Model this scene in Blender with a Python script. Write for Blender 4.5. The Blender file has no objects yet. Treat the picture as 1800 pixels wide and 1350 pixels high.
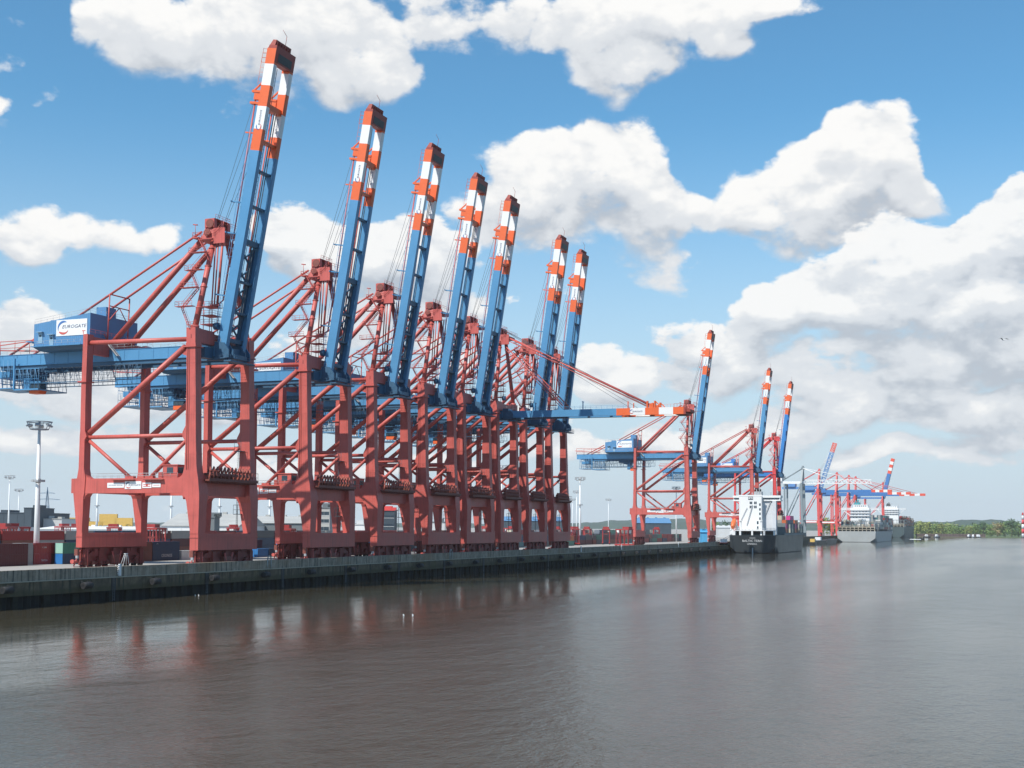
import bpy, math, random
from mathutils import Vector, Matrix

S = bpy.context.scene
COL = S.collection
R = math.radians
random.seed(7)

# ------------------------------------------------------------------ camera
# world axes: x runs along the quay away from the viewer, y towards the land, z up
YAW, PITCH, ROLL = 0.374, 0.0544, -0.0056
CAM_H = 8.153
FX = Vector((math.cos(YAW) * math.cos(PITCH), math.sin(YAW) * math.cos(PITCH), math.sin(PITCH)))
RX = Vector((math.sin(YAW), -math.cos(YAW), 0.0))
UX = RX.cross(FX)
cr, sr = math.cos(ROLL), math.sin(ROLL)
RX, UX = cr * RX - sr * UX, sr * RX + cr * UX
cam_data = bpy.data.cameras.new('camera')
cam = bpy.data.objects.new('camera', cam_data)
COL.objects.link(cam)
M = Matrix((RX, UX, -FX)).transposed().to_4x4()
M.translation = Vector((0, 0, CAM_H))
cam.matrix_world = M
cam_data.sensor_width = 36.0
cam_data.lens = 36.0 * 2300.09 / 1800.0
cam_data.shift_y = 125.0 / 1800.0
cam_data.clip_start = 1.0
cam_data.clip_end = 40000.0
S.camera = cam

# ------------------------------------------------------------------ world and sun
SUN = Vector((-1.0, 0.36, 1.31)).normalized()        # direction towards the sun
SUN_EL = math.asin(SUN.z)
SUN_AZ = math.atan2(SUN.x, SUN.y)                    # clockwise from +y
W = bpy.data.worlds.new('World')
S.world = W
W.use_nodes = True


def N(nt, kind, **kw):
    n = nt.nodes.new(kind)
    for k, v in kw.items():
        setattr(n, k, v)
    return n


def mth(nt, op, a, b=None, c=None, clamp=False):
    n = nt.nodes.new('ShaderNodeMath')
    n.operation = op
    n.use_clamp = clamp
    for i, s in enumerate((a, b, c)):
        if s is None:
            continue
        if isinstance(s, (int, float)):
            n.inputs[i].default_value = s
        else:
            nt.links.new(s, n.inputs[i])
    return n.outputs[0]


def vmth(nt, op, a, b=None):
    n = nt.nodes.new('ShaderNodeVectorMath')
    n.operation = op
    for i, s in enumerate((a, b)):
        if s is None:
            continue
        if isinstance(s, (tuple, list, Vector)):
            n.inputs[i].default_value = s
        elif isinstance(s, (int, float)):
            n.inputs[i].default_value = (s, s, s)
        else:
            nt.links.new(s, n.inputs[i])
    return n.outputs['Value'] if op in ('LENGTH', 'DOT_PRODUCT') else n.outputs[0]


def maprange(nt, val, a, b, c=0.0, d=1.0, smooth=True):
    n = nt.nodes.new('ShaderNodeMapRange')
    n.interpolation_type = 'SMOOTHSTEP' if smooth else 'LINEAR'
    nt.links.new(val, n.inputs[0])
    for i, x in enumerate((a, b, c, d)):
        n.inputs[i + 1].default_value = x
    return n.outputs[0]


# cumulus banks: image x and y, half width, half height (all in image pixels), weight
def ae(px, py):  # image pixel to azimuth and elevation through the camera
    d = FX * 2300.09 + RX * (px - 900) + UX * (800 - py)
    d.normalize()
    return math.atan2(d.x, d.y), math.asin(d.z)


CLOUDS_HIGH = [  # centre in image pixels, spread in pixels, weight
    (215, 50, 75, 75, 1), (320, 70, 120, 85, 1.0), (440, 40, 120, 80, 1), (560, 90, 120, 85, 1), (680, 60, 110, 90, .9),
    (660, 140, 80, 40, .8), (840, 20, 90, 70, .9), (1000, 20, 100, 60, .9), (1080, 70, 95, 75, 1), (1170, 60, 110, 70, 1),
    (1080, 130, 70, 38, .9), (1290, 20, 110, 45, .9), (1290, 92, 40, 26, .8), (1390, 0, 70, 25, .8),
    (905, 290, 75, 60, 1.1), (985, 290, 90, 70, 1.1), (1100, 262, 75, 62, 1.2), (1130, 330, 85, 70, 1.1), (1000, 370, 150, 75, 1.1),
    (880, 400, 110, 60, 1.0), (1180, 380, 60, 55, .9), (1165, 470, 75, 36, .95),
    (1545, 235, 72, 58, 1.25), (1480, 290, 90, 55, 1.15), (1400, 335, 95, 60, 1.1), (1310, 350, 70, 45, 1.05), (1370, 395, 105, 42, 1.05),
    (1560, 310, 65, 55, 1.1), (1620, 350, 55, 38, .8), (1500, 370, 80, 45, 1.0), (1450, 430, 90, 30, .8),
    (30, 385, 60, 40, .95), (130, 415, 85, 40, .85), (230, 400, 90, 26, .7), (20, 440, 70, 40, .85), (310, 415, 60, 18, .6),
    (15, 100, 36, 26, .8), (90, 150, 24, 28, .8), (10, 185, 22, 20, .75), (440, 195, 60, 26, .6), (30, 30, 40, 24, .7), (125, 45, 30, 50, .6),
    (-200, 200, 200, 90, .9), (600, -160, 300, 90, .9), (1300, -220, 340, 80, .9), (-300, -250, 200, 120, .9), (2100, -100, 240, 120, .9),
    (900, -420, 400, 110, 1), (1700, -450, 300, 120, 1), (200, -450, 260, 110, 1), (1200, -800, 500, 160, 1), (2300, -500, 300, 200, 1), (-800, 0, 300, 200, 1),  # banks added out of view, to brighten the water by reflection
]
CLOUDS_LOW = [  # image pixel coordinates, like the high banks
    (520, 430, 70, 45, 1.15), (480, 420, 30, 22, 1.0), (600, 440, 110, 50, 1.0), (700, 430, 100, 45, 1.0), (780, 470, 90, 60, .95), (630, 500, 140, 50, .9),
    (1590, 440, 75, 55, 1.2), (1500, 490, 100, 60, 1.15), (1640, 500, 110, 80, 1.1), (1395, 535, 75, 42, 1.15), (1330, 560, 50, 32, 1.1),
    (1750, 400, 60, 50, 1.15), (1720, 470, 90, 70, 1.1), (1810, 370, 45, 55, 1.1), (1480, 570, 120, 40, 1.0), (1640, 570, 120, 50, 1.0), (1790, 560, 90, 60, 1.0),
    (1195, 585, 50, 40, 1.0), (1065, 645, 60, 34, 1.0), (1110, 680, 80, 30, .9), (1250, 640, 70, 45, 1.0), (1335, 640, 70, 40, .95),
    (1520, 655, 110, 34, .95), (1700, 650, 120, 38, .95), (1610, 720, 120, 28, .85), (1430, 715, 90, 30, .85), (1780, 730, 90, 30, .85), (1530, 790, 60, 18, .8), (1690, 790, 100, 18, .7),
    (25, 505, 35, 30, .8), (60, 580, 70, 34, .95), (150, 640, 110, 34, .85), (30, 690, 80, 30, .8), (250, 720, 130, 30, .8), (420, 690, 120, 34, .8), (110, 780, 120, 22, .7), (330, 800, 110, 20, .7),
    (560, 610, 110, 40, .95), (700, 570, 90, 40, .9), (820, 640, 90, 34, .85), (600, 730, 120, 28, .8), (860, 730, 110, 26, .8), (1000, 790, 90, 20, .75), (1180, 780, 90, 22, .75), (1330, 760, 80, 24, .8),
    (860, 545, 60, 26, .7), (970, 515, 70, 22, .6), (720, 820, 140, 16, .7), (480, 830, 120, 14, .7), (-300, 560, 260, 60, .9), (2050, 350, 160, 110, 1), (2050, 620, 200, 60, 1), (-500, 300, 200, 80, .9),
]


def blob_group(shift, clouds):
    """soft sum of the cumulus banks; shift raises the sample point (towards the sunlit tops)"""
    g = bpy.data.node_groups.new('cloud_banks', 'ShaderNodeTree')
    g.interface.new_socket('P', in_out='INPUT', socket_type='NodeSocketVector')
    g.interface.new_socket('Value', in_out='OUTPUT', socket_type='NodeSocketFloat')
    gi, go = g.nodes.new('NodeGroupInput'), g.nodes.new('NodeGroupOutput')
    total = None
    k = 1 / 2300.0
    for px, py, rx, ry, w in clouds:
        a, e = ae(px, py)
        sx, sy = 1 / (rx * k * 1.5), 1 / (ry * k * 1.5)
        n = g.nodes.new('ShaderNodeVectorMath')
        n.operation = 'MULTIPLY_ADD'
        g.links.new(gi.outputs[0], n.inputs[0])
        n.inputs[1].default_value = (sx, sy, 0)
        n.inputs[2].default_value = (-a * sx, -(e - shift) * sy, 0)
        d2 = vmth(g, 'DOT_PRODUCT', n.outputs[0], n.outputs[0])
        t = mth(g, 'MULTIPLY_ADD', d2, -w, w, clamp=True)
        total = t if total is None else mth(g, 'ADD', total, t)
    g.links.new(total, go.inputs[0])
    return g


def build_world():
    nt = W.node_tree
    nt.nodes.clear()
    out = N(nt, 'ShaderNodeOutputWorld')
    bg = N(nt, 'ShaderNodeBackground')
    sky = N(nt, 'ShaderNodeTexSky', sky_type='NISHITA')
    sky.sun_disc = False
    sky.sun_elevation = SUN_EL
    sky.sun_rotation = SUN_AZ
    sky.air_density = 1.0
    sky.dust_density = 0.3
    sky.ozone_density = 3.0
    tc = N(nt, 'ShaderNodeTexCoord')
    d0 = vmth(nt, 'NORMALIZE', tc.outputs['Generated'])
    sep = N(nt, 'ShaderNodeSeparateXYZ')
    nt.links.new(d0, sep.inputs[0])
    az = mth(nt, 'ARCTAN2', sep.outputs[0], sep.outputs[1])
    el = mth(nt, 'ARCSINE', sep.outputs[2])
    nw = N(nt, 'ShaderNodeTexNoise')
    nw.inputs['Scale'].default_value = 16.0
    nw.inputs['Detail'].default_value = 1.0
    nt.links.new(d0, nw.inputs['Vector'])
    cmb = nt.nodes.new('ShaderNodeCombineXYZ')
    nt.links.new(az, cmb.inputs[0])
    nt.links.new(el, cmb.inputs[1])
    p = vmth(nt, 'ADD', cmb.outputs[0], vmth(nt, 'MULTIPLY', vmth(nt, 'SUBTRACT', nw.outputs['Color'], (.5, .5, .5)), (.05, .04, 0)))

    def blobs(shift, clouds):
        n = nt.nodes.new('ShaderNodeGroup')
        n.node_tree = blob_group(shift, clouds)
        nt.links.new(p, n.inputs[0])
        return n.outputs[0]
    vo = N(nt, 'ShaderNodeTexVoronoi', feature='SMOOTH_F1')
    vo.inputs['Scale'].default_value = 40.0
    vo.inputs['Smoothness'].default_value = 0.5
    vo.inputs['Detail'].default_value = 2.5
    vo.inputs['Roughness'].default_value = .6
    st0 = vmth(nt, 'MULTIPLY', d0, (1, 1, 1.5))
    nt.links.new(vmth(nt, 'ADD', st0, vmth(nt, 'MULTIPLY', vmth(nt, 'SUBTRACT', nw.outputs['Color'], (.5, .5, .5)), (.03, .03, .03))), vo.inputs['Vector'])
    puff = mth(nt, 'SUBTRACT', 0.42, vo.outputs['Distance'])

    def fbm(st, off, det, scale=17.0, rough=.57):
        n = N(nt, 'ShaderNodeTexNoise')
        n.inputs['Scale'].default_value = scale
        n.inputs['Detail'].default_value = det
        n.inputs['Roughness'].default_value = rough
        v = st if off is None else vmth(nt, 'ADD', st, off)
        nt.links.new(v, n.inputs['Vector'])
        return mth(nt, 'SUBTRACT', n.outputs['Fac'], .5)

    def layer(clouds, seed, zs, scale, edge0, edge1, base):
        """one bank of cloud: (cover, brightness)"""
        st = vmth(nt, 'ADD', vmth(nt, 'MULTIPLY', d0, (1, 1, zs)), (seed, 0, 0))
        r0 = blobs(0.0, clouds)
        b0 = mth(nt, 'ADD', mth(nt, 'MINIMUM', r0, 1.35), base)
        up = mth(nt, 'SUBTRACT', blobs(0.017, clouds), r0)        # > 0 under a bank, < 0 on its top
        up = mth(nt, 'MINIMUM', mth(nt, 'MAXIMUM', up, -.9), .9)
        f0 = fbm(st, None, 9.0, scale, .65)
        f1 = fbm(st, (.0015, -.002, .010), 7.0, scale, .60)
        a = mth(nt, 'ADD', mth(nt, 'MULTIPLY_ADD', f0, 1.75, b0), mth(nt, 'MULTIPLY', puff, .40))
        # crisp sunlit tops, frayed undersides
        wide = mth(nt, 'MULTIPLY_ADD', mth(nt, 'MAXIMUM', up, 0.0), .55, edge1 - edge0)
        cover = maprange(nt, mth(nt, 'DIVIDE', mth(nt, 'SUBTRACT', a, edge0), wide), 0.0, 1.0)
        relief = mth(nt, 'ADD', mth(nt, 'MULTIPLY', mth(nt, 'SUBTRACT', f0, f1), 1.05), mth(nt, 'MULTIPLY', puff, .34))
        depth = mth(nt, 'MULTIPLY', maprange(nt, a, .7, 1.9), -.13)
        br = mth(nt, 'ADD', mth(nt, 'ADD', mth(nt, 'MULTIPLY_ADD', up, -.44, .79), relief), depth)
        br = mth(nt, 'MINIMUM', mth(nt, 'MAXIMUM', br, 0.0), 1.0)
        ramp = N(nt, 'ShaderNodeValToRGB')
        ramp.color_ramp.interpolation = 'EASE'
        e = ramp.color_ramp.elements
        k = CLOUD_GAIN
        e[0].position, e[0].color = 0.10, (4.4 * k, 4.8 * k, 5.35 * k, 1)
        e[1].position, e[1].color = 0.95, (8.6 * k, 8.55 * k, 8.4 * k, 1)
        m = ramp.color_ramp.elements.new(0.55)
        m.color = (6.6 * k, 6.85 * k, 7.15 * k, 1)
        nt.links.new(br, ramp.inputs[0])
        return cover, ramp.outputs[0]
    cov_h, col_h = layer(CLOUDS_HIGH, 0.0, 1.6, 17.0, .43, .84, 0.0)
    veil = mth(nt, 'MULTIPLY', maprange(nt, el, 0.16, 0.07), 0.47)
    cov_l, col_l = layer([(x, y, rx, ry * 1.12, w + (.16 if y > 560 else 0)) for x, y, rx, ry, w in CLOUDS_LOW], 3.7, 2.0, 22.0, .46, .78, veil)
    # clear sky, with the pale moist air that lies along the horizon
    air = N(nt, 'ShaderNodeMix', data_type='RGBA')
    nt.links.new(maprange(nt, el, 0.0, 0.32, 0.95, 0.0), air.inputs[0])
    tint = N(nt, 'ShaderNodeMix', data_type='RGBA', blend_type='MULTIPLY')
    tint.inputs[0].default_value = 1.0
    nt.links.new(sky.outputs[0], tint.inputs[6])
    tint.inputs[7].default_value = SKY_TINT
    nt.links.new(tint.outputs[2], air.inputs[6])
    air.inputs[7].default_value = (6.1, 7.1, 8.0, 1)
    lowf = maprange(nt, el, 0.0, 0.05, 0.25, .95)
    mixh = N(nt, 'ShaderNodeMix', data_type='RGBA')
    nt.links.new(cov_h, mixh.inputs[0])
    nt.links.new(air.outputs[2], mixh.inputs[6])
    nt.links.new(col_h, mixh.inputs[7])
    mixc = N(nt, 'ShaderNodeMix', data_type='RGBA')
    nt.links.new(mth(nt, 'MULTIPLY', cov_l, lowf), mixc.inputs[0])
    nt.links.new(mixh.outputs[2], mixc.inputs[6])
    nt.links.new(col_l, mixc.inputs[7])
    nt.links.new(mixc.outputs[2], bg.inputs[0])
    bg.inputs[1].default_value = SKY_STRENGTH
    nt.links.new(bg.outputs[0], out.inputs[0])
    W.cycles.sampling_method = 'NONE'


SKY_STRENGTH = 0.092
CLOUD_GAIN = 1.14
SKY_TINT = (.84, 1.42, 1.52, 1)
build_world()
sd = bpy.data.lights.new('sun', 'SUN')
sd.energy = 5.0
sd.angle = R(0.53)
sd.color = (1.0, 0.95, 0.87)
so = bpy.data.objects.new('sun', sd)
COL.objects.link(so)
so.rotation_euler = SUN.to_track_quat('Z', 'Y').to_euler()
so.location = (-200, 72, 262)
S.view_settings.view_transform = 'Standard'
S.view_settings.look = 'None'
S.view_settings.exposure = 0.14
S.view_settings.gamma = 1.0
S.render.engine = 'CYCLES'
S.cycles.max_bounces = 6
S.cycles.use_denoising = True
S.render.filter_size = 1.5

# ------------------------------------------------------------------ materials
_mats = {}


def mat(name, col, rough=0.5, var=0.12, scale=0.35, streak=0.0, metal=0.0, dirt=None, bump=0.0, spec=0.5, corr=None):
    """painted or mineral surface with patchy weathering; streak = vertical run marks; corr = (axis, pitch) corrugation"""
    if name in _mats:
        return _mats[name]
    m = bpy.data.materials.new(name)
    m.use_nodes = True
    nt = m.node_tree
    p = nt.nodes['Principled BSDF']
    p.inputs['Roughness'].default_value = rough
    p.inputs['Metallic'].default_value = metal
    p.inputs['Specular IOR Level'].default_value = spec
    tc = N(nt, 'ShaderNodeTexCoord')
    n1 = N(nt, 'ShaderNodeTexNoise')
    n1.inputs['Scale'].default_value = scale
    n1.inputs['Detail'].default_value = 6
    n1.inputs['Roughness'].default_value = 0.62
    nt.links.new(tc.outputs['Object'], n1.inputs['Vector'])
    f = mth(nt, 'SUBTRACT', n1.outputs['Fac'], 0.5)
    f = mth(nt, 'MULTIPLY_ADD', f, 2.6 * var, 1.0)
    hsv = N(nt, 'ShaderNodeHueSaturation')
    hsv.inputs['Color'].default_value = (*col, 1)
    nt.links.new(f, hsv.inputs['Value'])
    last = hsv.outputs[0]
    if streak > 0:
        mp = N(nt, 'ShaderNodeMapping')
        mp.inputs['Scale'].default_value = (3.2, 3.2, 0.12)
        nt.links.new(tc.outputs['Object'], mp.inputs[0])
        n2 = N(nt, 'ShaderNodeTexNoise')
        n2.inputs['Scale'].default_value = 1.0
        n2.inputs['Detail'].default_value = 4
        nt.links.new(mp.outputs[0], n2.inputs['Vector'])
        s = maprange(nt, n2.outputs['Fac'], 0.52, 0.75, 0.0, streak)
        mx = N(nt, 'ShaderNodeMix', data_type='RGBA')
        nt.links.new(s, mx.inputs[0])
        nt.links.new(last, mx.inputs[6])
        mx.inputs[7].default_value = (*(dirt or (.09, .06, .045)), 1)
        last = mx.outputs[2]
    nt.links.new(last, p.inputs['Base Color'])
    nt.links.new(mth(nt, 'MULTIPLY_ADD', n1.outputs['Fac'], 0.25, rough - .12), p.inputs['Roughness'])
    if bump > 0 or corr:
        b = N(nt, 'ShaderNodeBump')
        b.inputs['Strength'].default_value = 1.0
        if corr:
            wv = N(nt, 'ShaderNodeTexWave', wave_type='BANDS', bands_direction=corr[0])
            wv.inputs['Scale'].default_value = 1.0 / corr[1] * 0.314
            nt.links.new(tc.outputs['Object'], wv.inputs['Vector'])
            nt.links.new(wv.outputs['Fac'], b.inputs['Height'])
            b.inputs['Distance'].default_value = corr[2]
        else:
            nt.links.new(n1.outputs['Fac'], b.inputs['Height'])
            b.inputs['Distance'].default_value = bump
        nt.links.new(b.outputs[0], p.inputs['Normal'])
    _mats[name] = m
    return m


RED = mat('crane_red_paint', (.495, .098, .080), .48, .28, .22, .50, dirt=(.17, .045, .032))
RED2 = mat('crane_bright_red_paint', (.62, .055, .055), .45, .12, .22, .08)
REDF = mat('far_crane_red_paint', (.60, .080, .075), .5, .12, .22, .05)
DRED = mat('bogie_dark_red_paint', (.19, .028, .024), .6, .35, .8, .35)
RUST = mat('brown_red_machinery', (.20, .055, .040), .6, .35, 1.3)
BLUE = mat('boom_blue_paint', (.078, .250, .450), .42, .10, .2, .10, dirt=(.05, .14, .26))
BLUE2 = mat('fresh_blue_paint', (.035, .200, .520), .42, .10, .2)
DBLUE = mat('dark_blue_steel', (.035, .105, .19), .5, .25, .6)
ORNG = mat('boom_orange_paint', (.72, .125, .030), .45, .12, .25, .06)
WHT = mat('white_paint', (.74, .75, .75), .45, .05, .3, .05, dirt=(.4, .36, .3))
HOUSE = mat('house_blue_cladding', (.085, .225, .415), .45, .06, .3, corr=('Y', .55, .05))
STEEL = mat('galvanised_steel', (.42, .43, .44), .45, .1, 1, metal=.3)
GREY = mat('grey_crane_paint', (.20, .24, .26), .5, .15, .3)
DARK = mat('dark_opening', (.012, .014, .017), .5, .1, 1)
GLASS = mat('window_glass', (.03, .05, .07), .12, .1, 1, spec=.8)
ROPE = mat('wire_rope', (.07, .09, .11), .6, .1, 1)
LTR = mat('letter_blue_grey', (.045, .05, .12), .5, .02, 1)
LRED = mat('logo_red', (.55, .10, .08), .5, .02, 1)
LBLU = mat('logo_blue', (.06, .16, .40), .5, .02, 1)
LWHT = mat('lettering_white', (.62, .63, .64), .5, .05, 1)
CONC = mat('quay_floor_concrete', (.33, .315, .29), .85, .14, .06, bump=.01)


# ------------------------------------------------------------------ mesh builder
class MB:
    def __init__(self):
        self.v, self.f, self.m, self.s, self.cur = [], [], [], [], 0

    def add(self, vs, fs, smooth=False):
        o = len(self.v)
        self.v += [tuple(p) for p in vs]
        for f in fs:
            self.f.append([i + o for i in f])
            self.m.append(self.cur)
            self.s.append(smooth)

    def box(self, x0, x1, y0, y1, z0, z1):
        self.prism([[(x0, y0, z0), (x1, y0, z0), (x1, y1, z0), (x0, y1, z0)],
                    [(x0, y0, z1), (x1, y0, z1), (x1, y1, z1), (x0, y1, z1)]])

    def prism(self, secs, smooth=False, caps=True):
        n = len(secs[0])
        vs = [p for s in secs for p in s]
        fs = []
        for k in range(len(secs) - 1):
            for i in range(n):
                j = (i + 1) % n
                fs.append([k * n + i, k * n + j, (k + 1) * n + j, (k + 1) * n + i])
        self.add(vs, fs, smooth)
        if caps:
            o = len(self.v) - len(vs)
            self.f.append([o + i for i in range(n - 1, -1, -1)])
            self.f.append([o + (len(secs) - 1) * n + i for i in range(n)])
            self.m += [self.cur] * 2
            self.s += [False] * 2

    def beam(self, p, q, w, h, up=(0, 0, 1)):
        p, q = Vector(p), Vector(q)
        d = (q - p).normalized()
        s = d.cross(Vector(up))
        if s.length < 1e-4:
            s = d.cross(Vector((1, 0, 0)))
        s.normalize()
        t = s.cross(d)
        a, b = s * (w / 2), t * (h / 2)
        self.prism([[p - a - b, p + a - b, p + a + b, p - a + b], [q - a - b, q + a - b, q + a + b, q - a + b]])

    def tube(self, p, q, r, n=8, r2=None, smooth=True):
        p, q = Vector(p), Vector(q)
        d = (q - p).normalized()
        s = d.cross(Vector((0, 0, 1)))
        if s.length < 1e-3:
            s = d.cross(Vector((1, 0, 0)))
        s.normalize()
        t = s.cross(d)
        r2 = r if r2 is None else r2
        a = [p + (s * math.cos(i * math.tau / n) + t * math.sin(i * math.tau / n)) * r for i in range(n)]
        b = [q + (s * math.cos(i * math.tau / n) + t * math.sin(i * math.tau / n)) * r2 for i in range(n)]
        self.prism([a, b], smooth)

    def path(self, pts, r, n=5):
        for a, b in zip(pts, pts[1:]):
            self.tube(a, b, r, n)

    def rail(self, pts, h=1.1, step=1.8, r=.035):
        """guard rail along a path of points: two bars and posts"""
        for a, b in zip(pts, pts[1:]):
            a, b = Vector(a), Vector(b)
            L = (b - a).length
            k = max(1, int(L / step))
            up = Vector((0, 0, h))
            self.tube(a + up, b + up, r, 4)
            self.tube(a + up * .5, b + up * .5, r * .8, 4)
            for i in range(k + 1):
                c = a.lerp(b, i / k)
                self.tube(c, c + up, r, 4)

    def text(self, s, size, origin, ux, uy, ext=0.02, align='CENTER', shear=0.0):
        cu = bpy.data.curves.new('txt', 'FONT')
        cu.body = s
        cu.size = size
        cu.align_x = align
        cu.align_y = 'CENTER'
        cu.shear = shear
        cu.resolution_u = 2
        ob = bpy.data.objects.new('txt', cu)
        COL.objects.link(ob)
        me = bpy.data.meshes.new_from_object(ob)
        o, ux, uy = Vector(origin), Vector(ux), Vector(uy)
        nn = ux.cross(uy).normalized() * ext
        vs = [o + ux * v.co.x + uy * v.co.y + nn for v in me.vertices]
        self.add(vs, [list(p.vertices) for p in me.polygons])
        bpy.data.objects.remove(ob)
        bpy.data.curves.remove(cu)
        bpy.data.meshes.remove(me)

    def build(self, name, mats, parent=None, loc=None):
        me = bpy.data.meshes.new(name)
        me.from_pydata(self.v, [], self.f)
        if not isinstance(mats, (list, tuple)):
            mats = [mats]
        for m in mats:
            me.materials.append(m)
        me.polygons.foreach_set('material_index', self.m)
        me.polygons.foreach_set('use_smooth', self.s)
        me.update()
        o = bpy.data.objects.new(name, me)
        COL.objects.link(o)
        if parent is not None:
            o.parent = parent
        if loc is not None:
            o.location = loc
        return o


def tag(o, label=None, cat=None, group=None, kind=None):
    for k, v in (('label', label), ('category', cat), ('group', group), ('kind', kind)):
        if v:
            o[k] = v
    return o


def empty(name, loc, rz=0.0, label=None, cat=None, group=None):
    o = bpy.data.objects.new(name, None)
    o.empty_display_size = 1.0
    COL.objects.link(o)
    o.location = loc
    o.rotation_euler = (0, 0, rz)
    return tag(o, label, cat, group)


def copy_tree(o, parent=None):
    c = o.copy()
    COL.objects.link(c)
    c.parent = parent
    for ch in list(o.children):
        copy_tree(ch, c)
    return c


def ring_logo(mb, c, r, ux, uy, mi_blue, mi_red, ext=.03):
    """two swooshes, a blue one above and a red one below, like a broken ring"""
    c, ux, uy = Vector(c), Vector(ux), Vector(uy)
    nn = ux.cross(uy).normalized() * ext
    for mi, a0, a1 in ((mi_blue, 55, 205), (mi_red, 215, 335)):
        mb.cur = mi
        K = 14
        vs, fs = [], []
        for i in range(K + 1):
            t = i / K
            a = R(a0 + (a1 - a0) * t)
            w = r * (.06 + .26 * math.sin(math.pi * (t ** .7 if mi == mi_red else t ** .8)) * (1.0))
            for rr in (r, r - w):
                vs.append(c + ux * math.cos(a) * rr + uy * math.sin(a) * rr + nn)
        for i in range(K):
            fs.append([2 * i, 2 * i + 1, 2 * i + 3, 2 * i + 2] if mi == mi_blue else [2 * i, 2 * i + 2, 2 * i + 3, 2 * i + 1])
        mb.add(vs, fs)


# ------------------------------------------------------------------ setting
GZ = -1.7        # terminal ground
WZ = -6.5        # river level
YQ = 161.8       # face of the quay wall
YW = 165.78      # water side of the crane legs
XSTEP = 1010.0   # where the quay steps back
YQ2 = 196.0


def water_material():
    m = bpy.data.materials.new('river_water')
    m.use_nodes = True
    nt = m.node_tree
    p = nt.nodes['Principled BSDF']
    p.inputs['IOR'].default_value = 1.33
    geo = N(nt, 'ShaderNodeNewGeometry')
    # silty patches
    mp = N(nt, 'ShaderNodeMapping')
    mp.inputs['Scale'].default_value = (.006, .018, 1)
    nt.links.new(geo.outputs['Position'], mp.inputs[0])
    n0 = N(nt, 'ShaderNodeTexNoise')
    n0.inputs['Scale'].default_value = 1.0
    n0.inputs['Detail'].default_value = 4
    nt.links.new(mp.outputs[0], n0.inputs['Vector'])
    mx = N(nt, 'ShaderNodeMix', data_type='RGBA')
    nt.links.new(n0.outputs['Fac'], mx.inputs[0])
    mx.inputs[6].default_value = (.056, .049, .033, 1)
    mx.inputs[7].default_value = (.077, .065, .042, 1)
    nt.links.new(mx.outputs[2], p.inputs['Base Color'])
    # calm and breezy areas
    mp2 = N(nt, 'ShaderNodeMapping')
    mp2.inputs['Scale'].default_value = (.0045, .03, 1)
    mp2.inputs['Rotation'].default_value = (0, 0, R(8))
    nt.links.new(geo.outputs['Position'], mp2.inputs[0])
    n3 = N(nt, 'ShaderNodeTexNoise')
    n3.inputs['Scale'].default_value = 1.0
    n3.inputs['Detail'].default_value = 3
    nt.links.new(mp2.outputs[0], n3.inputs['Vector'])
    # the quay and the cranes shelter a strip of calmer water
    sp = N(nt, 'ShaderNodeSeparateXYZ')
    nt.links.new(geo.outputs['Position'], sp.inputs[0])
    edge = mth(nt, 'MULTIPLY_ADD', mth(nt, 'SUBTRACT', n3.outputs['Fac'], .5), 60.0, sp.outputs[1])
    lee = maprange(nt, edge, 66.0, 112.0, 1.0, .12)
    breeze = mth(nt, 'MULTIPLY', maprange(nt, n3.outputs['Fac'], .36, .64, .45, 1.35), lee)
    nt.links.new(maprange(nt, edge, 60.0, 115.0, .13, .015), p.inputs['Roughness'])
    # waves: long low swell, chop, ripple
    h = None
    for sx, sy, rot, dist, det in ((.09, .15, 25, .42, 2), (.55, .95, -20, .17, 3), (2.2, 3.4, 35, .070, 3), (6.5, 9.0, 10, .024, 2)):
        mpw = N(nt, 'ShaderNodeMapping')
        mpw.inputs['Scale'].default_value = (sx, sy, 1)
        mpw.inputs['Rotation'].default_value = (0, 0, R(rot))
        nt.links.new(geo.outputs['Position'], mpw.inputs[0])
        nw = N(nt, 'ShaderNodeTexNoise')
        nw.inputs['Scale'].default_value = 1.0
        nw.inputs['Detail'].default_value = det
        nw.inputs['Roughness'].default_value = .55
        nt.links.new(mpw.outputs[0], nw.inputs['Vector'])
        t = mth(nt, 'MULTIPLY', nw.outputs['Fac'], dist)
        h = t if h is None else mth(nt, 'ADD', h, t)
    b = N(nt, 'ShaderNodeBump')
    b.inputs['Distance'].default_value = 1.0
    b.inputs['Strength'].default_value = 1.0
    nt.links.new(mth(nt, 'MULTIPLY', h, breeze), b.inputs['Height'])
    nt.links.new(b.outputs[0], p.inputs['Normal'])
    return m


def setting():
    mb = MB()
    mb.add([(-3000, -14000, WZ), (14000, -14000, WZ), (14000, 6000, WZ), (-3000, 6000, WZ)], [[0, 1, 2, 3]])
    tag(mb.build('water', water_material()), kind='structure')
    # terminal ground (a slab standing behind the quay wall)
    mb = MB()
    mb.box(-900, XSTEP, YQ + 1.2, 6000, WZ - 3, GZ)
    mb.box(XSTEP, 2300, YQ2, 6000, WZ - 3, GZ)
    mb.box(2300, 9000, 330, 6000, WZ - 3, GZ)
    tag(mb.build('terminal_ground', CONC), kind='structure')


setting()


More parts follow.
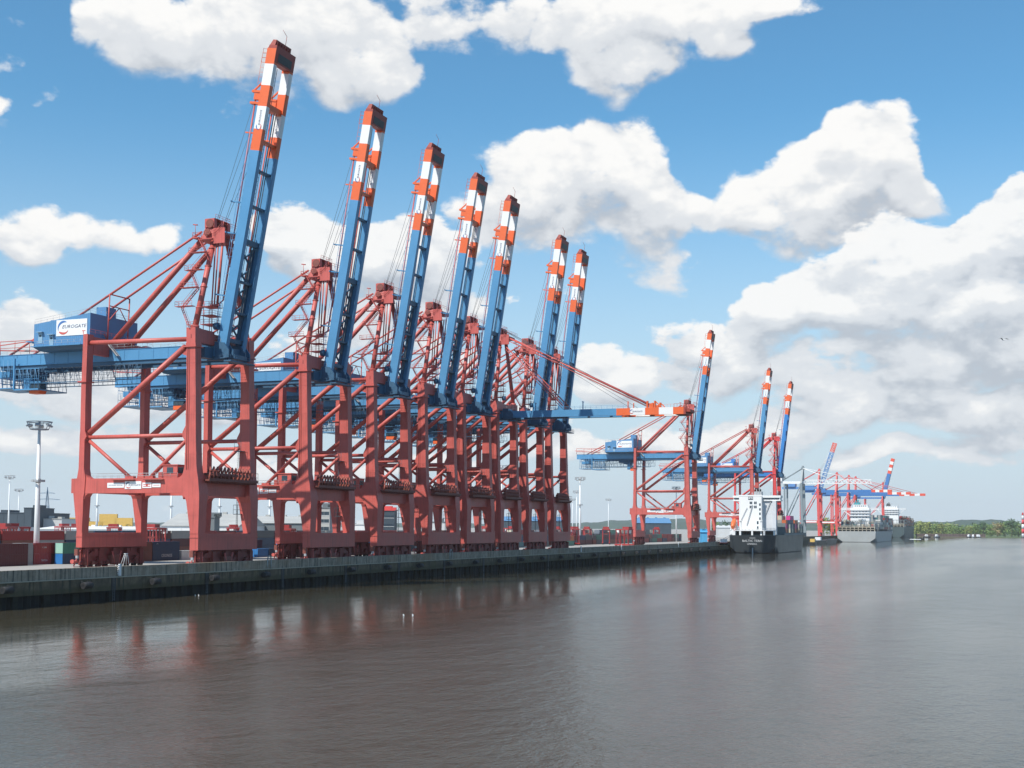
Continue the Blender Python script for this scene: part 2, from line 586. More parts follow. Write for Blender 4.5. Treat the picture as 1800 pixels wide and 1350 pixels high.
def wall_material(name, top, low, zsplit):
    m = bpy.data.materials.new(name)
    m.use_nodes = True
    nt = m.node_tree
    p = nt.nodes['Principled BSDF']
    p.inputs['Roughness'].default_value = .85
    geo = N(nt, 'ShaderNodeNewGeometry')
    n1 = N(nt, 'ShaderNodeTexNoise')
    n1.inputs['Scale'].default_value = .55
    n1.inputs['Detail'].default_value = 7
    n1.inputs['Roughness'].default_value = .7
    nt.links.new(geo.outputs['Position'], n1.inputs['Vector'])
    mp = N(nt, 'ShaderNodeMapping')
    mp.inputs['Scale'].default_value = (1.6, 1.6, .09)
    nt.links.new(geo.outputs['Position'], mp.inputs[0])
    n2 = N(nt, 'ShaderNodeTexNoise')
    n2.inputs['Scale'].default_value = 1.0
    n2.inputs['Detail'].default_value = 5
    nt.links.new(mp.outputs[0], n2.inputs['Vector'])
    mx = N(nt, 'ShaderNodeMix', data_type='RGBA')
    nt.links.new(maprange(nt, n1.outputs['Fac'], .32, .7), mx.inputs[0])
    mx.inputs[6].default_value = (*low, 1)
    mx.inputs[7].default_value = (*top, 1)
    mx2 = N(nt, 'ShaderNodeMix', data_type='RGBA')
    nt.links.new(maprange(nt, n2.outputs['Fac'], .46, .70, 0, .85), mx2.inputs[0])
    nt.links.new(mx.outputs[2], mx2.inputs[6])
    mx2.inputs[7].default_value = (.030, .030, .022, 1)
    # rust and weed tints
    n4 = N(nt, 'ShaderNodeTexNoise')
    n4.inputs['Scale'].default_value = .12
    n4.inputs['Detail'].default_value = 5
    nt.links.new(geo.outputs['Position'], n4.inputs['Vector'])
    mx3 = N(nt, 'ShaderNodeMix', data_type='RGBA')
    nt.links.new(maprange(nt, n4.outputs['Fac'], .52, .72, 0, .6), mx3.inputs[0])
    nt.links.new(mx2.outputs[2], mx3.inputs[6])
    mx3.inputs[7].default_value = zsplit
    sz = N(nt, 'ShaderNodeSeparateXYZ')
    nt.links.new(geo.outputs['Position'], sz.inputs[0])
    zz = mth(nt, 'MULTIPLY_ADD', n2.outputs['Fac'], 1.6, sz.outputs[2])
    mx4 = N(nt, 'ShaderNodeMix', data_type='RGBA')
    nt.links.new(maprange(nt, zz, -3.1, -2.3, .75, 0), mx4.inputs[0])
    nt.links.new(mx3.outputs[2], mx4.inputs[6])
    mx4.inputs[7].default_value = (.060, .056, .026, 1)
    nt.links.new(mx4.outputs[2], p.inputs['Base Color'])
    b = N(nt, 'ShaderNodeBump')
    b.inputs['Distance'].default_value = .06
    nt.links.new(n1.outputs['Fac'], b.inputs['Height'])
    nt.links.new(b.outputs[0], p.inputs['Normal'])
    return m


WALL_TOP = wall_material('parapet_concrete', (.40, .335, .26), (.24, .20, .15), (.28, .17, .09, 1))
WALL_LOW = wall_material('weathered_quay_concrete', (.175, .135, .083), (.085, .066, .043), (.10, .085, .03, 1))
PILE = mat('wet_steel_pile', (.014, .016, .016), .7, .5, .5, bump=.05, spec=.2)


def quay_wall():
    q = empty('quay_wall', (0, YQ, GZ), label='long weathered concrete quay wall along the river under the red and blue cranes', cat='quay wall')
    x0, x1 = -60.0, XSTEP

    def L(z):
        return z - GZ
    mb = MB()    # parapet, in panels with joints
    x = x0
    while x < x1:
        w = 7.6
        mb.box(x + .03, x + w - .03, .0, 1.2, L(-1.85), L(.10))
        # small recess plate and lifting pocket on every panel
        mb.box(x + .6, x + 1.5, -.05, .0, L(-.42), L(-.30))
        mb.box(x + 4.3, x + 5.2, -.05, .0, L(-.42), L(-.30))
        x += w
    mb.box(x0, x1, .06, 1.14, L(-1.86), L(.04))
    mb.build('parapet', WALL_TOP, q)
    mb = MB()
    mb.box(x0, x1, -.34, 1.1, L(-2.0), L(-1.85))
    mb.build('ledge', mat('ledge_stone', (.40, .36, .28), .8, .25, .8), q)
    mb = MB()
    x = x0
    while x < x1:
        w = 15.2
        mb.box(x + .05, x + w - .05, -.25, 1.15, L(-4.4), L(-2.0))
        x += w
    mb.box(x0, x1, -.15, 1.1, L(-4.35), L(-2.0))
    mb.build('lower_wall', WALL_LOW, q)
    mb = MB()    # sheet piles under the beam, set back, dark and wet
    x = x0
    k = 0
    while x < min(x1, 780):
        mb.prism([[(x, 1.18, L(-9.5)), (x, .95, L(-9.5)), (x + .5, .55, L(-9.5)), (x + 1.5, .55, L(-9.5)), (x + 2.0, .95, L(-9.5)), (x + 2.0, 1.18, L(-9.5))],
                  [(x, 1.18, L(-4.41)), (x, .95, L(-4.41)), (x + .5, .55, L(-4.41)), (x + 1.5, .55, L(-4.41)), (x + 2.0, .95, L(-4.41)), (x + 2.0, 1.18, L(-4.41))]])
        x += 2.0
        k += 1
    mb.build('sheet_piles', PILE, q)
    mb = MB()
    x = x0
    rr = random.Random(2)
    while x < min(x1, 780):
        w = rr.uniform(.9, 1.7)
        mb.box(x, x + w, .02, .54, L(-9.5), L(-4.41 - rr.choice((0, 0, .25))))
        x += rr.choice((5.1, 7.6, 7.6, 3.8))
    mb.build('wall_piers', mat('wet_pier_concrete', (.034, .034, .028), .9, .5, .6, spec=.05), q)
    # tops of wall furniture that belongs to the wall
    x = 12.0
    while x < 720:
        f = MB()
        f.tube((x, -1.35, L(-3.1)), (x + 2.3, -1.35, L(-3.1)), .62, 14)
        f.cur = 1
        f.tube((x - .02, -1.35, L(-3.1)), (x + .05, -1.35, L(-3.1)), .28, 10)
        f.tube((x + .3, -1.35, L(-2.6)), (x + .3, -.3, L(-2.1)), .04, 5)
        f.tube((x + 2.0, -1.35, L(-2.6)), (x + 2.0, -.3, L(-2.1)), .04, 5)
        f.build('fender', [mat('black_rubber', (.022, .022, .024), .7, .3, 2), DARK], q)
        x += 20.3
    x = 22.0
    while x < 640:      # dark steel ladders in recesses
        f = MB()
        for dy in (0, .55):
            f.box(x + dy, x + dy + .07, -.42, -.34, L(-6.4), L(-2.0))
        for i in range(14):
            f.box(x + .07, x + .55, -.41, -.35, L(-6.2 + i * .3), L(-6.14 + i * .3))
        f.cur = 1
        f.box(x - .35, x - .1, -.33, -.26, L(-4.4), L(-2.0))
        f.box(x + .75, x + 1.0, -.33, -.26, L(-4.4), L(-2.0))
        f.build('ladder', [ROPE, DARK], q)
        x += 30.4
    # far part of the quay, stepped back
    q2 = empty('quay_wall', (XSTEP, YQ2, GZ), label='distant dark quay wall set back beyond the small black-hulled ship', cat='quay wall')
    mb = MB()
    mb.box(0, 1290, -1.0, 0, L(-8), L(.1))
    mb.box(-1.2, 0, -34.2, 0, L(-8), L(.1))
    mb.build('wall', WALL_LOW, q2)


quay_wall()
# ------------------------------------------------------------------ gantry cranes
def bogie(parent, uc, vc, sgn, dmat):
    """travelling gear under one corner: equaliser beams and paired wheels"""
    def L(z):
        return z - GZ
    mb = MB()
    mb.box(uc - .55, uc + .55, vc - .6, vc + .6, L(1.9), L(2.6))
    mb.prism([[(uc - 3.4, vc - .45, L(.85)), (uc + 3.4, vc - .45, L(.85)), (uc + 1.1, vc - .45, L(2.0)), (uc - 1.1, vc - .45, L(2.0))],
              [(uc - 3.4, vc + .45, L(.85)), (uc + 3.4, vc + .45, L(.85)), (uc + 1.1, vc + .45, L(2.0)), (uc - 1.1, vc + .45, L(2.0))]])
    for k in (-1, 1):
        c = uc + k * 2.6
        mb.prism([[(c - 2.0, vc - .5, L(-.35)), (c + 2.0, vc - .5, L(-.35)), (c + .7, vc - .5, L(.85)), (c - .7, vc - .5, L(.85))],
                  [(c - 2.0, vc + .5, L(-.35)), (c + 2.0, vc + .5, L(-.35)), (c + .7, vc + .5, L(.85)), (c - .7, vc + .5, L(.85))]])
        for j in (-1, 1):
            d = c + j * 1.2
            mb.box(d - .95, d + .95, vc - .42, vc + .42, L(-1.05), L(-.36))
            mb.cur = 1
            mb.box(d - .3, d + .35, vc - .95, vc - .43, L(-.95), L(-.25))
            mb.cur = 0
    b = mb.build('bogie', [dmat, RUST], parent)
    for k in (-3.8, -1.4, 1.4, 3.8):
        w = MB()
        for j in (-.5, .5):
            w.tube((uc + k + j, vc - .14, L(-1.27)), (uc + k + j, vc + .14, L(-1.27)), .42, 14, smooth=False)
        w.build('wheel', PILE, b)
    return b


def boom_base(raised):
    return Vector((0, -1.0, 46.3 - GZ)) if raised else Vector((0, -1.9, 45.4 - GZ))


def set_boom(o, angle, raised):
    o.location = boom_base(raised)
    o.rotation_euler = (-R(angle), 0, 0)


def make_boom(root, spec, W, angle, red, raised):
    blue = spec.get('blue', BLUE)
    c0, c1, c2, c3 = W / 2 - 4.0, W / 2 - 2.65, W / 2 + 2.65, W / 2 + 4.0
    ax, nx = Vector((0, -1, 0)), Vector((0, 0, 1))
    sc = spec.get('boom_scale', 1.0)
    off = spec.get('boom_cut', 0.0)
    done = []

    def P(u, s, t):      # boom space: hinge at the origin, boom lying level along -y
        return Vector((u, -(s - off * min(1.0, s / 25.0)), t))

    class BMB(MB):       # a boom part: hung on the hinge and luffed about it
        def build(self, name, mats, parent):
            o = MB.build(self, name, mats, parent)
            if parent is root:
                done.append(o)
                set_boom(o, angle, raised)
            return o
    bands = [(0, 45.3, 0), (45.3, 50.1, 1), (50.1, 55.2, 2), (55.2, 59.9, 1), (59.9, 64.7, 2), (64.7, 68.2, 1)]

    def bx(mb, u0, u1, s0, s1, t0, t1):
        s0, s1 = s0 * sc, s1 * sc
        mb.prism([[P(u0, s0, t0), P(u1, s0, t0), P(u1, s0, t1), P(u0, s0, t1)],
                  [P(u0, s1, t0), P(u1, s1, t0), P(u1, s1, t1), P(u0, s1, t1)]])
    c1, c2 = c0 + 1.0, c3 - 1.0
    for (a, b, near) in ((c0, c1, True), (c2, c3, False)):
        mb = BMB()
        for s0, s1, m in bands:
            mb.cur = m
            bx(mb, a, b, s0, s1, 0, 2.35)
        mb.cur = 0
        # trolley rail flange on the inner lower edge
        ib = b if near else a - .35
        for s0, s1, m in bands:
            mb.cur = m
            bx(mb, ib, ib + .35, s0, s1, .05, .3)
        g = mb.build('boom_girder', [blue, ORNG, WHT], root)
        t = BMB()
        if near:
            o = P(a - .03, 52.6 * sc, 1.15)
            t.text('EUROGATE', .66, o, ax, nx, .02, shear=.2)
            # axis up the boom, letters facing the viewer side
            ring_logo(t, P(a - .05, 56.6 * sc - 6.0 * sc, 1.15), .7, ax, nx, 1, 2)
        else:
            o = P(a - .03, 52.6 * sc, 1.15)
            t.text('EUROGATE', .66, o, ax, nx, .02, shear=.2)
        # prism faces towards -x: letters must face -x too
        t.build('lettering', [LTR, LBLU, LRED], g)
    # cross ties and plan bracing between the two girders
    mb = BMB()
    for s, h, m in ((2.5, .9, 0), (9, .5, 0), (16, .5, 0), (24.6, 1.2, 0), (33, .5, 0), (41, .5, 0), (47.5, .6, 1), (54.9, 1.3, 1)):
        mb.cur = m
        bx(mb, c1, c2, s, s + h, .5, 2.0)
        mb.build('cross_tie', [DBLUE, ORNG], root)
        mb = BMB()
    for s0, s1 in ((3.5, 24.0),):
        k = 5
        for i in range(k):
            a = (s0 + (s1 - s0) * i / k) * sc
            b = (s0 + (s1 - s0) * (i + 1) / k) * sc
            mb.beam(P(c1, a, 1.6), P(c2, b, 1.6), .35, .3)
            mb.beam(P(c2, a, 1.6), P(c1, b, 1.6), .35, .3)
        bx(mb, c2 - 1.5, c2, s0, s1, 1.3, 1.42)
        bx(mb, c1, c1 + .9, s0, s1, 1.3, 1.42)
    mb.build('plan_bracing', [DBLUE, ORNG], root)
    # energy chain, ladder and pipes running up between the girders
    mb = BMB()
    for u in (W / 2 - 1.6, W / 2 - .9):
        mb.beam(P(u, 3 * sc, 1.0), P(u, 64.5 * sc, 1.0), .09, .09)
    i = 0
    while 3 + i * .9 < 64:
        s = (3 + i * .9) * sc
        mb.beam(P(W / 2 - 1.6, s, 1.0), P(W / 2 - .9, s, 1.0), .07, .07)
        i += 1
    for u in (W / 2 + .7, W / 2 + 1.5):
        mb.beam(P(u, 6 * sc, .9), P(u, 55 * sc, .9), .16, .16)
    mb.build('boom_ladder', ROPE, root)
    # walkway along the landward (upper) side of the near girder and small blue arms
    mb = BMB()
    mb.beam(P(c0 - .15, 6 * sc, 2.9), P(c0 - .15, 50 * sc, 2.9), .07, .07)
    mb.beam(P(c0 - .15, 6 * sc, 3.4), P(c0 - .15, 50 * sc, 3.4), .07, .07)
    i = 0
    while 6 + i * 1.9 < 50:
        s = (6 + i * 1.9) * sc
        mb.beam(P(c0 - .15, s, 2.3), P(c0 - .15, s, 3.4), .06, .06)
        i += 1
    for s in (12.5, 26.5, 33.5):
        mb.beam(P(c0 + .3, s * sc, 2.3), P(c0 + .3, s * sc, 5.0), .28, .28)
        mb.beam(P(c0 - .4, s * sc, 4.9), P(c0 + 1.2, s * sc, 4.9), .25, .25)
    mb.build('boom_walkway', BLUE if blue is BLUE else blue, root)
    # orange brackets carrying the forestays
    mb = BMB()
    for u in (c0 + .1, c3 - 1.2):
        mb = BMB()
        for s in (55.6, 58.2):
            bx(mb, u, u + 1.1, s, s + .5, 2.35, 4.6)
        bx(mb, u, u + 1.1, 56.6, 58.0, 2.3, 3.8)
        mb.beam(P(u + .5, 60.8 * sc, 2.3), P(u + .5, 58.6 * sc, 4.4), .3, .3)
        mb.build('forestay_bracket', ORNG, root)
        mb = BMB()
        mb.beam(P(u + .5, 49.2 * sc, 2.3), P(u + .5, 49.2 * sc, 4.7), .3, .3)
        mb.build('forestay_bracket', ORNG, root)
    mb = BMB()
    for i in range(7):
        s = 60.5 + i * 1.1
        mb.beam(P(c0, s * sc, 2.35), P(c0, s * sc, 3.3), .05, .05)
    mb.beam(P(c0, 60 * sc, 3.3), P(c0, 67.5 * sc, 3.3), .05, .05)
    mb.build('tip_railing', ORNG, root)
    # tip: machinery head with sheave box
    mb = BMB()
    mb.cur = 1  # dark red head; the shade on its underside is painted in
    bx(mb, c0 + .02, c3 - .02, 65.2, 68.9, -.04, 2.0)
    s0, s1 = 67.9 * sc, 70.3 * sc
    mb.prism([[P(c0 + .25, s0, .9), P(c3 - .9, s0, .9), P(c3 - .9, s0, 2.6), P(c0 + .25, s0, 2.6)],
              [P(c0 + .6, s1, .7), P(c3 - 1.2, s1, .7), P(c3 - 1.2, s1, 1.6), P(c0 + .6, s1, 1.6)]])
    for i in range(6):
        u = c0 + .8 + i * 1.05
        bx(mb, u, u + .12, 68.0, 70.0, .55, .72)
    mb.cur = 2
    bx(mb, c1 + .2, c2 - .2, 65.6, 67.4, -.10, -.045)
    mb.cur = 1
    bx(mb, c3, c3 + .9, 67.3, 67.5, .6, 1.0)
    bx(mb, c3, c3 + .8, 64.9, 65.1, .6, 1.0)
    for i in range(4):
        s = 65.0 + i * 1.0
        mb.beam(P(c0 + .2, s * sc, 2.3), P(c0 + .2, s * sc, 3.5), .06, .06)
    mb.beam(P(c0 + .2, 65 * sc, 3.5), P(c0 + .2, 68.2 * sc, 3.4), .06, .06)
    mb.tube(P(W / 2 + 1, s1, 1.2), P(W / 2 + 1, s1 + 2.2, 1.2), .06, 5)
    mb.tube(P(W / 2 + 1, s1 + 2.2, 1.2), P(W / 2 - .3, s1 + 3.2, 1.6), .05, 5)
    mb.build('boom_tip', [ORNG, mat('shaded_sheave_red', (.30, .045, .030), .55, .25, .8, .2), DARK], root)
    return done


def add_stays(root, W, angle, red, raised, sc=1.0, off=0.0):
    """forestays and hoist ropes between the apex and this crane's boom"""
    c0, c2, c3 = W / 2 - 4.0, W / 2 + 2.65, W / 2 + 4.0
    A = R(angle)
    ax, nx = Vector((0, -math.cos(A), math.sin(A))), Vector((0, math.sin(A), math.cos(A)))
    B = boom_base(raised)

    def P(u, s, t):
        return Vector((u, 0, 0)) + B + ax * (s - off * min(1.0, s / 25.0)) + nx * t
    apex = lambda u: Vector((u, .2, 73.4 - GZ))
    for u in (c0 + .5, c3 - .5):
        mb = MB()
        if raised:
            top = P(u, 56.5 * sc, 3.5)
            low = P(u, 11.5, 3.0)
            fold = Vector((u, 1.5, 57.0 - GZ))
            mb.tube(top, low, .17, 6)
            mb.tube(low, fold, .17, 6)
            mb.tube(fold, apex(u), .27, 6)
            for dz in (-.35, .35):
                mb.tube(apex(u) + Vector((0, 1.6 + dz, -1)), Vector((u, 2.6 + dz, 57.4 - GZ)), .16, 6)
            mb.box(u - .35, u + .35, .9, 3.2, 56.8 - GZ, 57.3 - GZ)
        else:
            mb.tube(apex(u), P(u, 56.5, 3.3), .30, 6)
            mb.tube(apex(u) + Vector((0, .5, -.8)), P(u, 56.0, 2.6), .12, 6)
            mb.tube(apex(u) + Vector((0, .3, -3.4)), P(u, 27.5, 2.5), .22, 6)
            mb.tube(apex(u) + Vector((0, .6, -4.2)), P(u, 26.5, 2.5), .12, 6)
        mb.build('forestay', red, root)
    mb = MB()
    for i, (u, s) in enumerate(((c0 + 1.5, 57), (c0 + 2.4, 52), (c2 - 1.5, 56), (c2 - .7, 49))):
        mb.tube(Vector((u, 2.6 + .3 * i, 76.6 - GZ)), P(u, s * sc, 4.4 if raised else 2.6), .05, 4)
    mb.build('hoist_ropes', ROPE, root)


def make_crane(name, loc, W, spec):
    red, blue = spec.get('red', RED), spec.get('blue', BLUE)
    raised = spec.get('raised', True)
    root = empty(name, loc)

    def L(z):
        return z - GZ

    def sec(u0, u1, v0, v1, z):
        return [(u0, v0, L(z)), (u1, v0, L(z)), (u1, v1, L(z)), (u0, v1, L(z))]
    # ---- legs
    for far in (0, 1):
        def q(u0, u1, v0, v1, z):
            return sec(W - u1, W - u0, v0, v1, z) if far else sec(u0, u1, v0, v1, z)
        mb = MB()
        mb.prism([q(0, 2.7, -.2, 1.85, 6.3), q(0, 3.0, -.3, 3.0, 13.2), q(0, 3.5, -.28, 3.9, 14.8), q(0, 3.1, .1, 4.4, 18.3),
                  q(0, 2.3, .35, 3.9, 19.4), q(0, 2.15, .55, 3.6, 21), q(0, 2.15, .8, 3.5, 26.2), q(0, 2.15, .85, 4.3, 27.2), q(0, 2.15, .87, 4.3, 28.2),
                  q(0, 2.15, .9, 3.55, 29.6), q(0, 2.15, 1.2, 3.5, 40), q(0, 2.15, 1.4, 3.7, 46.7)])
        mb.prism([q(-.35, 2.5, 1.05, 4.5, 46.7), q(-.35, 2.5, 1.05, 4.5, 46.95)])
        mb.prism([q(-.1, 2.25, 1.3, 3.8, 46.95), q(-.1, 2.25, 1.3, 3.8, 47.6)])
        mb.prism([q(0, 2.15, 1.42, 3.72, 47.6), q(0, 2.15, 1.45, 3.8, 51.0)])
        mb.prism([q(-.1, 2.8, -.3, 1.95, 6.2), q(-.1, 2.8, -.3, 1.95, 6.3)])
        for zz in (10.2, 23.4, 32.0, 36.0, 43.2):      # bolted field splices
            v0_ = .55 + (zz - 21) * .035 if zz > 19 else -.27
            v1_ = 3.62 if zz > 19 else 2.45
            mb.prism([q(-.03, 2.2 if zz > 19 else 2.9, v0_ - .05, v1_, zz), q(-.03, 2.2 if zz > 19 else 2.9, v0_ - .05, v1_, zz + .16)])
        mb.cur = 1
        mb.prism([q(-.10, -.001, 3.0, 3.12, 20), q(-.10, -.001, 3.2, 3.32, 46.5)])
        mb.prism([q(-.07, -.001, 2.6, 2.66, 20), q(-.07, -.001, 2.8, 2.86, 46.5)])
        if not far:
            mb.cur = 1
            mb.prism([q(-.012, 0, 2.4, 2.6, 48.6), q(-.012, 0, 2.4, 2.6, 49.5)])
        mb.build('waterside_leg', [red, DRED], root)
        mb = MB()
        mb.prism([q(0, 2.2, 30.6, 32.0, 6.2), q(0, 2.5, 30.4, 33.1, 14.2), q(0, 2.9, 30.2, 33.2, 15.0), q(0, 2.9, 30.2, 33.8, 15.05), q(0, 2.6, 30.0, 33.8, 18.3),
                  q(0, 2.2, 30.0, 32.3, 18.35), q(0, 2.1, 30.4, 31.9, 20.5), q(0, 2.1, 30.45, 31.8, 27), q(0, 2.1, 29.9, 31.8, 27.8), q(0, 2.1, 30.4, 31.7, 29.0), q(0, 2.1, 30.45, 31.7, 40.0)])
        mb.prism([q(-.35, 2.45, 30.1, 32.5, 40.0), q(-.35, 2.45, 30.1, 32.5, 40.25)])
        mb.prism([q(0, 2.1, 30.4, 31.65, 40.25), q(0, 2.1, 30.25, 31.45, 50.9)])
        mb.build('landside_leg', red, root)
    # ---- sill beams with travelling gear
    for v0, v1, zb in ((-.25, 1.88, 2.6), (30.5, 32.1, 2.9)):
        mb = MB()
        mb.box(0, W, v0, v1, L(zb), L(6.2))
        mb.box(-.12, W + .12, v0 - .12, v1 + .12, L(5.3), L(5.42))
        mb.build('sill_beam', red, root)
        vc = (v0 + v1) / 2
        for k in (0, 1):
            bogie(root, 5.2 if k == 0 else W - 5.2, vc, 1, DRED if red is not RED2 else DRED)
        mb = MB()    # buffer, clamp, cable guide and junction boxes at the end
        mb.tube((-1.9, vc, L(-.2)), (-.1, vc, L(-.2)), .3, 10)
        mb.tube((-2.2, vc, L(-.2)), (-1.9, vc, L(-.2)), .5, 10)
        mb.beam((-1.6, vc, L(-1.2)), (.8, vc, L(2.6)), .22, .22)
        mb.beam((-1.6, vc, L(-1.4)), (W * .5, vc - .7, L(-1.4)), .16, .16)
        mb.tube((2.0, vc - .8, L(-1.3)), (2.0, vc - .8, L(2.4)), .12, 6)
        mb.tube((W / 2 - 1.2, vc - .9, L(1.9)), (W / 2 - .2, vc - .8, L(-1.2)), .22, 6)
        mb.tube((W / 2 + 1.9, vc - .9, L(2.0)), (W / 2 + 1.0, vc - .8, L(-1.2)), .22, 6)
        mb.cur = 3
        mb.box(.9, W - .9, vc + .1, vc + .6, L(-.2), L(zb))
        for k in range(5):
            mb.box(1.2 + k * (W - 3.6) / 4, 2.4 + k * (W - 3.6) / 4, vc - .75, vc + .3, L(-1.2), L(zb - .3))
        mb.cur = 1
        mb.box(W / 2 - 1.5, W / 2 + 1.7, vc - 1.0, vc + .4, L(-.9), L(1.1))
        mb.box(-.9, -.2, vc - .4, vc + .5, L(1.1), L(2.6))
        mb.cur = 2
        mb.box(-.95, -.55, vc - .45, vc + .1, L(.5), L(1.1))
        mb.build('end_buffer', [red, RUST, STEEL, DRED], root)
    # ---- portal beams, ties, braces of the two side frames
    for far in (0, 1):
        def X(a):
            return W - a if far else a
        ua, ub = sorted((X(.2), X(1.95)))
        mb = MB()
        mb.box(ua, ub, 4.0, 30.25, L(15.0), L(18.3))
        for sg, v in ((1, 4.0), (-1, 30.3)):      # rounded haunches
            for s in range(4):
                a0, a1 = R(90 * s / 4), R(90 * (s + 1) / 4)
                r = 1.7
                f = lambda a: (v + sg * (r - r * math.sin(a)), 18.3 + r - r * math.cos(a))
                (va, za), (vb, zb) = f(a0), f(a1)
                if far == 0 or True:
                    mb.prism([[(ua + .05, v - sg * .3, L(18.25)), (ua + .05, va, L(za)), (ua + .05, vb, L(zb))],
                              [(ub - .05, v - sg * .3, L(18.25)), (ub - .05, va, L(za)), (ub - .05, vb, L(zb))]])
                f = lambda a: (v + sg * (r * .8 - r * .8 * math.sin(a)), 15.0 - r * .8 + r * .8 * math.cos(a))
                (va, za), (vb, zb) = f(a0), f(a1)
                mb.prism([[(ua + .05, v - sg * .6, L(15.05)), (ua + .05, va, L(za)), (ua + .05, vb, L(zb))],
                          [(ub - .05, v - sg * .6, L(15.05)), (ub - .05, va, L(za)), (ub - .05, vb, L(zb))]])
        mb.build('portal_beam', red, root)
        c = X(1.05)
        mb = MB()
        mb.tube((c, 3.6, L(48.6)), (c, 30.4, L(49.0)), .52, 12)
        mb.build('top_tie', red, root)
        mb = MB()
        mb.tube((c, 3.6, L(27.6)), (c, 30.2, L(27.6)), .45, 12)
        mb.build('middle_tie', red, root)
        mb = MB()
        mb.tube((c, 29.9, L(28.6)), (c, 4.6, L(47.0)), .66, 12)
        mb.prism([[(c - .15, 3.4, L(46.6)), (c - .15, 6.3, L(46.6)), (c - .15, 5.4, L(45.4)), (c - .15, 3.4, L(44.6))],
                  [(c + .15, 3.4, L(46.6)), (c + .15, 6.3, L(46.6)), (c + .15, 5.4, L(45.4)), (c + .15, 3.4, L(44.6))]])
        mb.build('long_brace', red, root)
        for va, za, vb, zb in ((29.9, 26.8, 18.5, 18.4), (4.0, 26.4, 13.3, 18.4)):
            mb = MB()
            mb.tube((c, va, L(za)), (c, vb, L(zb)), .42, 10)
            mb.box(c - .5, c + .5, vb - 1.1, vb + 1.1, L(18.3), L(18.75))
            mb.build('lower_brace', red, root)
        mb = MB()
        e = -.02 if not far else .02
        uo = X(.12)
        mb.rail([(uo, 5.4, L(18.3)), (uo, 28.5, L(18.3))], 1.1, 1.9, .03)
        mb.rail([(X(2.0), 5.4, L(18.3)), (X(2.0), 28.5, L(18.3))], 1.1, 1.9, .03)
        a0, a1 = sorted((X(-.55), X(.19)))
        mb.cur = 1
        mb.box(a0, a1, 16.5, 22.5, L(17.85), L(17.97))
        mb.box(a0, a1, 8.9, 14.0, L(17.85), L(17.97))
        mb.build('portal_walkway', [STEEL, RUST], root)
    # sign boards on the near portal beam
    for vr, z0, z1, kind in (((24.0, 19.5), 16.2, 17.3, 0), ((19.3, 14.9), 15.9, 17.6, 1), ((14.6, 12.2), 16.1, 17.3, 2), ((12.0, 9.8), 16.25, 17.15, 3)):
        mb = MB()
        mb.box(.10, .197, vr[1], vr[0], L(z0), L(z1))
        vm, zm = (vr[0] + vr[1]) / 2, (z0 + z1) / 2
        ux, uy = (0, -1, 0), (0, 0, 1)
        if kind == 0:
            mb.cur = 2
            mb.text('CONTAINER TERMINAL', .36, (.10, vm, L(zm)), ux, uy, .02)
        elif kind == 1:
            mb.cur = 2
            mb.text('EUROGATE', .62, (.10, vm - .4, L(zm)), ux, uy, .02, shear=.25)
            mb.cur = 1
            ring_logo(mb, (.09, vm + 1.2, L(zm)), .72, ux, uy, 2, 1)
        elif kind == 2:
            mb.cur = 1
            for zz in (-.3, .12):
                mb.box(.08, .10, vr[1] + .25, vr[0] - .25, L(zm + zz), L(zm + zz + .16))
            mb.box(.08, .10, vm - .25, vm + .25, L(zm - .25), L(zm + .3))
        else:
            mb.cur = 1
            mb.box(.08, .10, vm - .8, vm + .8, L(zm - .05), L(zm + .05))
        mb.build('sign_board', [WHT, LRED, LTR], root)
    # checker cabin on the near portal beam
    mb = MB()
    mb.box(.25, 3.2, 5.6, 9.4, L(18.32), L(21.0))
    mb.box(.05, 3.4, 5.4, 9.6, L(21.0), L(21.2))
    mb.box(.3, 3.0, 9.6, 10.6, L(18.32), L(19.6))
    cb = mb.build('cabin', red, root)
    mb = MB()
    mb.box(.2, .247, 6.7, 8.3, L(19.3), L(20.6))
    mb.box(.5, 2.8, 5.55, 5.597, L(19.3), L(20.6))
    mb.build('window', GLASS, cb)
    # ---- cross beams along the quay
    mb = MB()
    mb.box(3.0, W - 3.0, 1.0, 2.9, L(14.5), L(17.6))
    mb.build('cross_beam', red, root)
    mb = MB()
    mb.box(2.5, W - 2.5, 30.7, 32.1, L(15.1), L(18.2))
    mb.build('cross_beam', red, root)
    mb = MB()
    mb.box(2.15, W / 2 - 4.2, 1.6, 3.6, L(47.9), L(50.95))
    mb.box(W / 2 + 4.2, W - 2.15, 1.6, 3.6, L(47.9), L(50.95))
    mb.box(W / 2 - 4.2, W / 2 + 4.2, 1.7, 3.5, L(48.6), L(50.4))
    mb.build('top_cross_beam', red, root)
    mb = MB()
    mb.box(2.1, W / 2 - 4.1, 30.2, 31.5, L(46.6), L(50.5))
    mb.box(W / 2 + 4.1, W - 2.1, 30.2, 31.5, L(46.6), L(50.5))
    mb.box(W / 2 - 4.1, W / 2 + 4.1, 30.25, 31.45, L(48.3), L(50.4))
    mb.rail([(.3, 29.9, L(50.95)), (W - .3, 29.9, L(50.95))], 1.1, 1.8, .03)
    mb.build('top_cross_beam', red, root)
    # machinery platform between the waterside legs with a row of hooped frames
    mb = MB()
    mb.box(2.2, W - 1.6, -1.3, 3.0, L(17.65), L(18.0))
    mb.box(2.2, W - 1.6, -1.38, -1.22, L(18.0), L(18.25))
    for i in range(int(W - 4)):
        mb.box(2.6 + i, 2.7 + i, -1.3, 1.0, L(17.3), L(17.65))
    p = mb.build('machinery_platform', RUST, root)
    mb = MB()
    n = 12
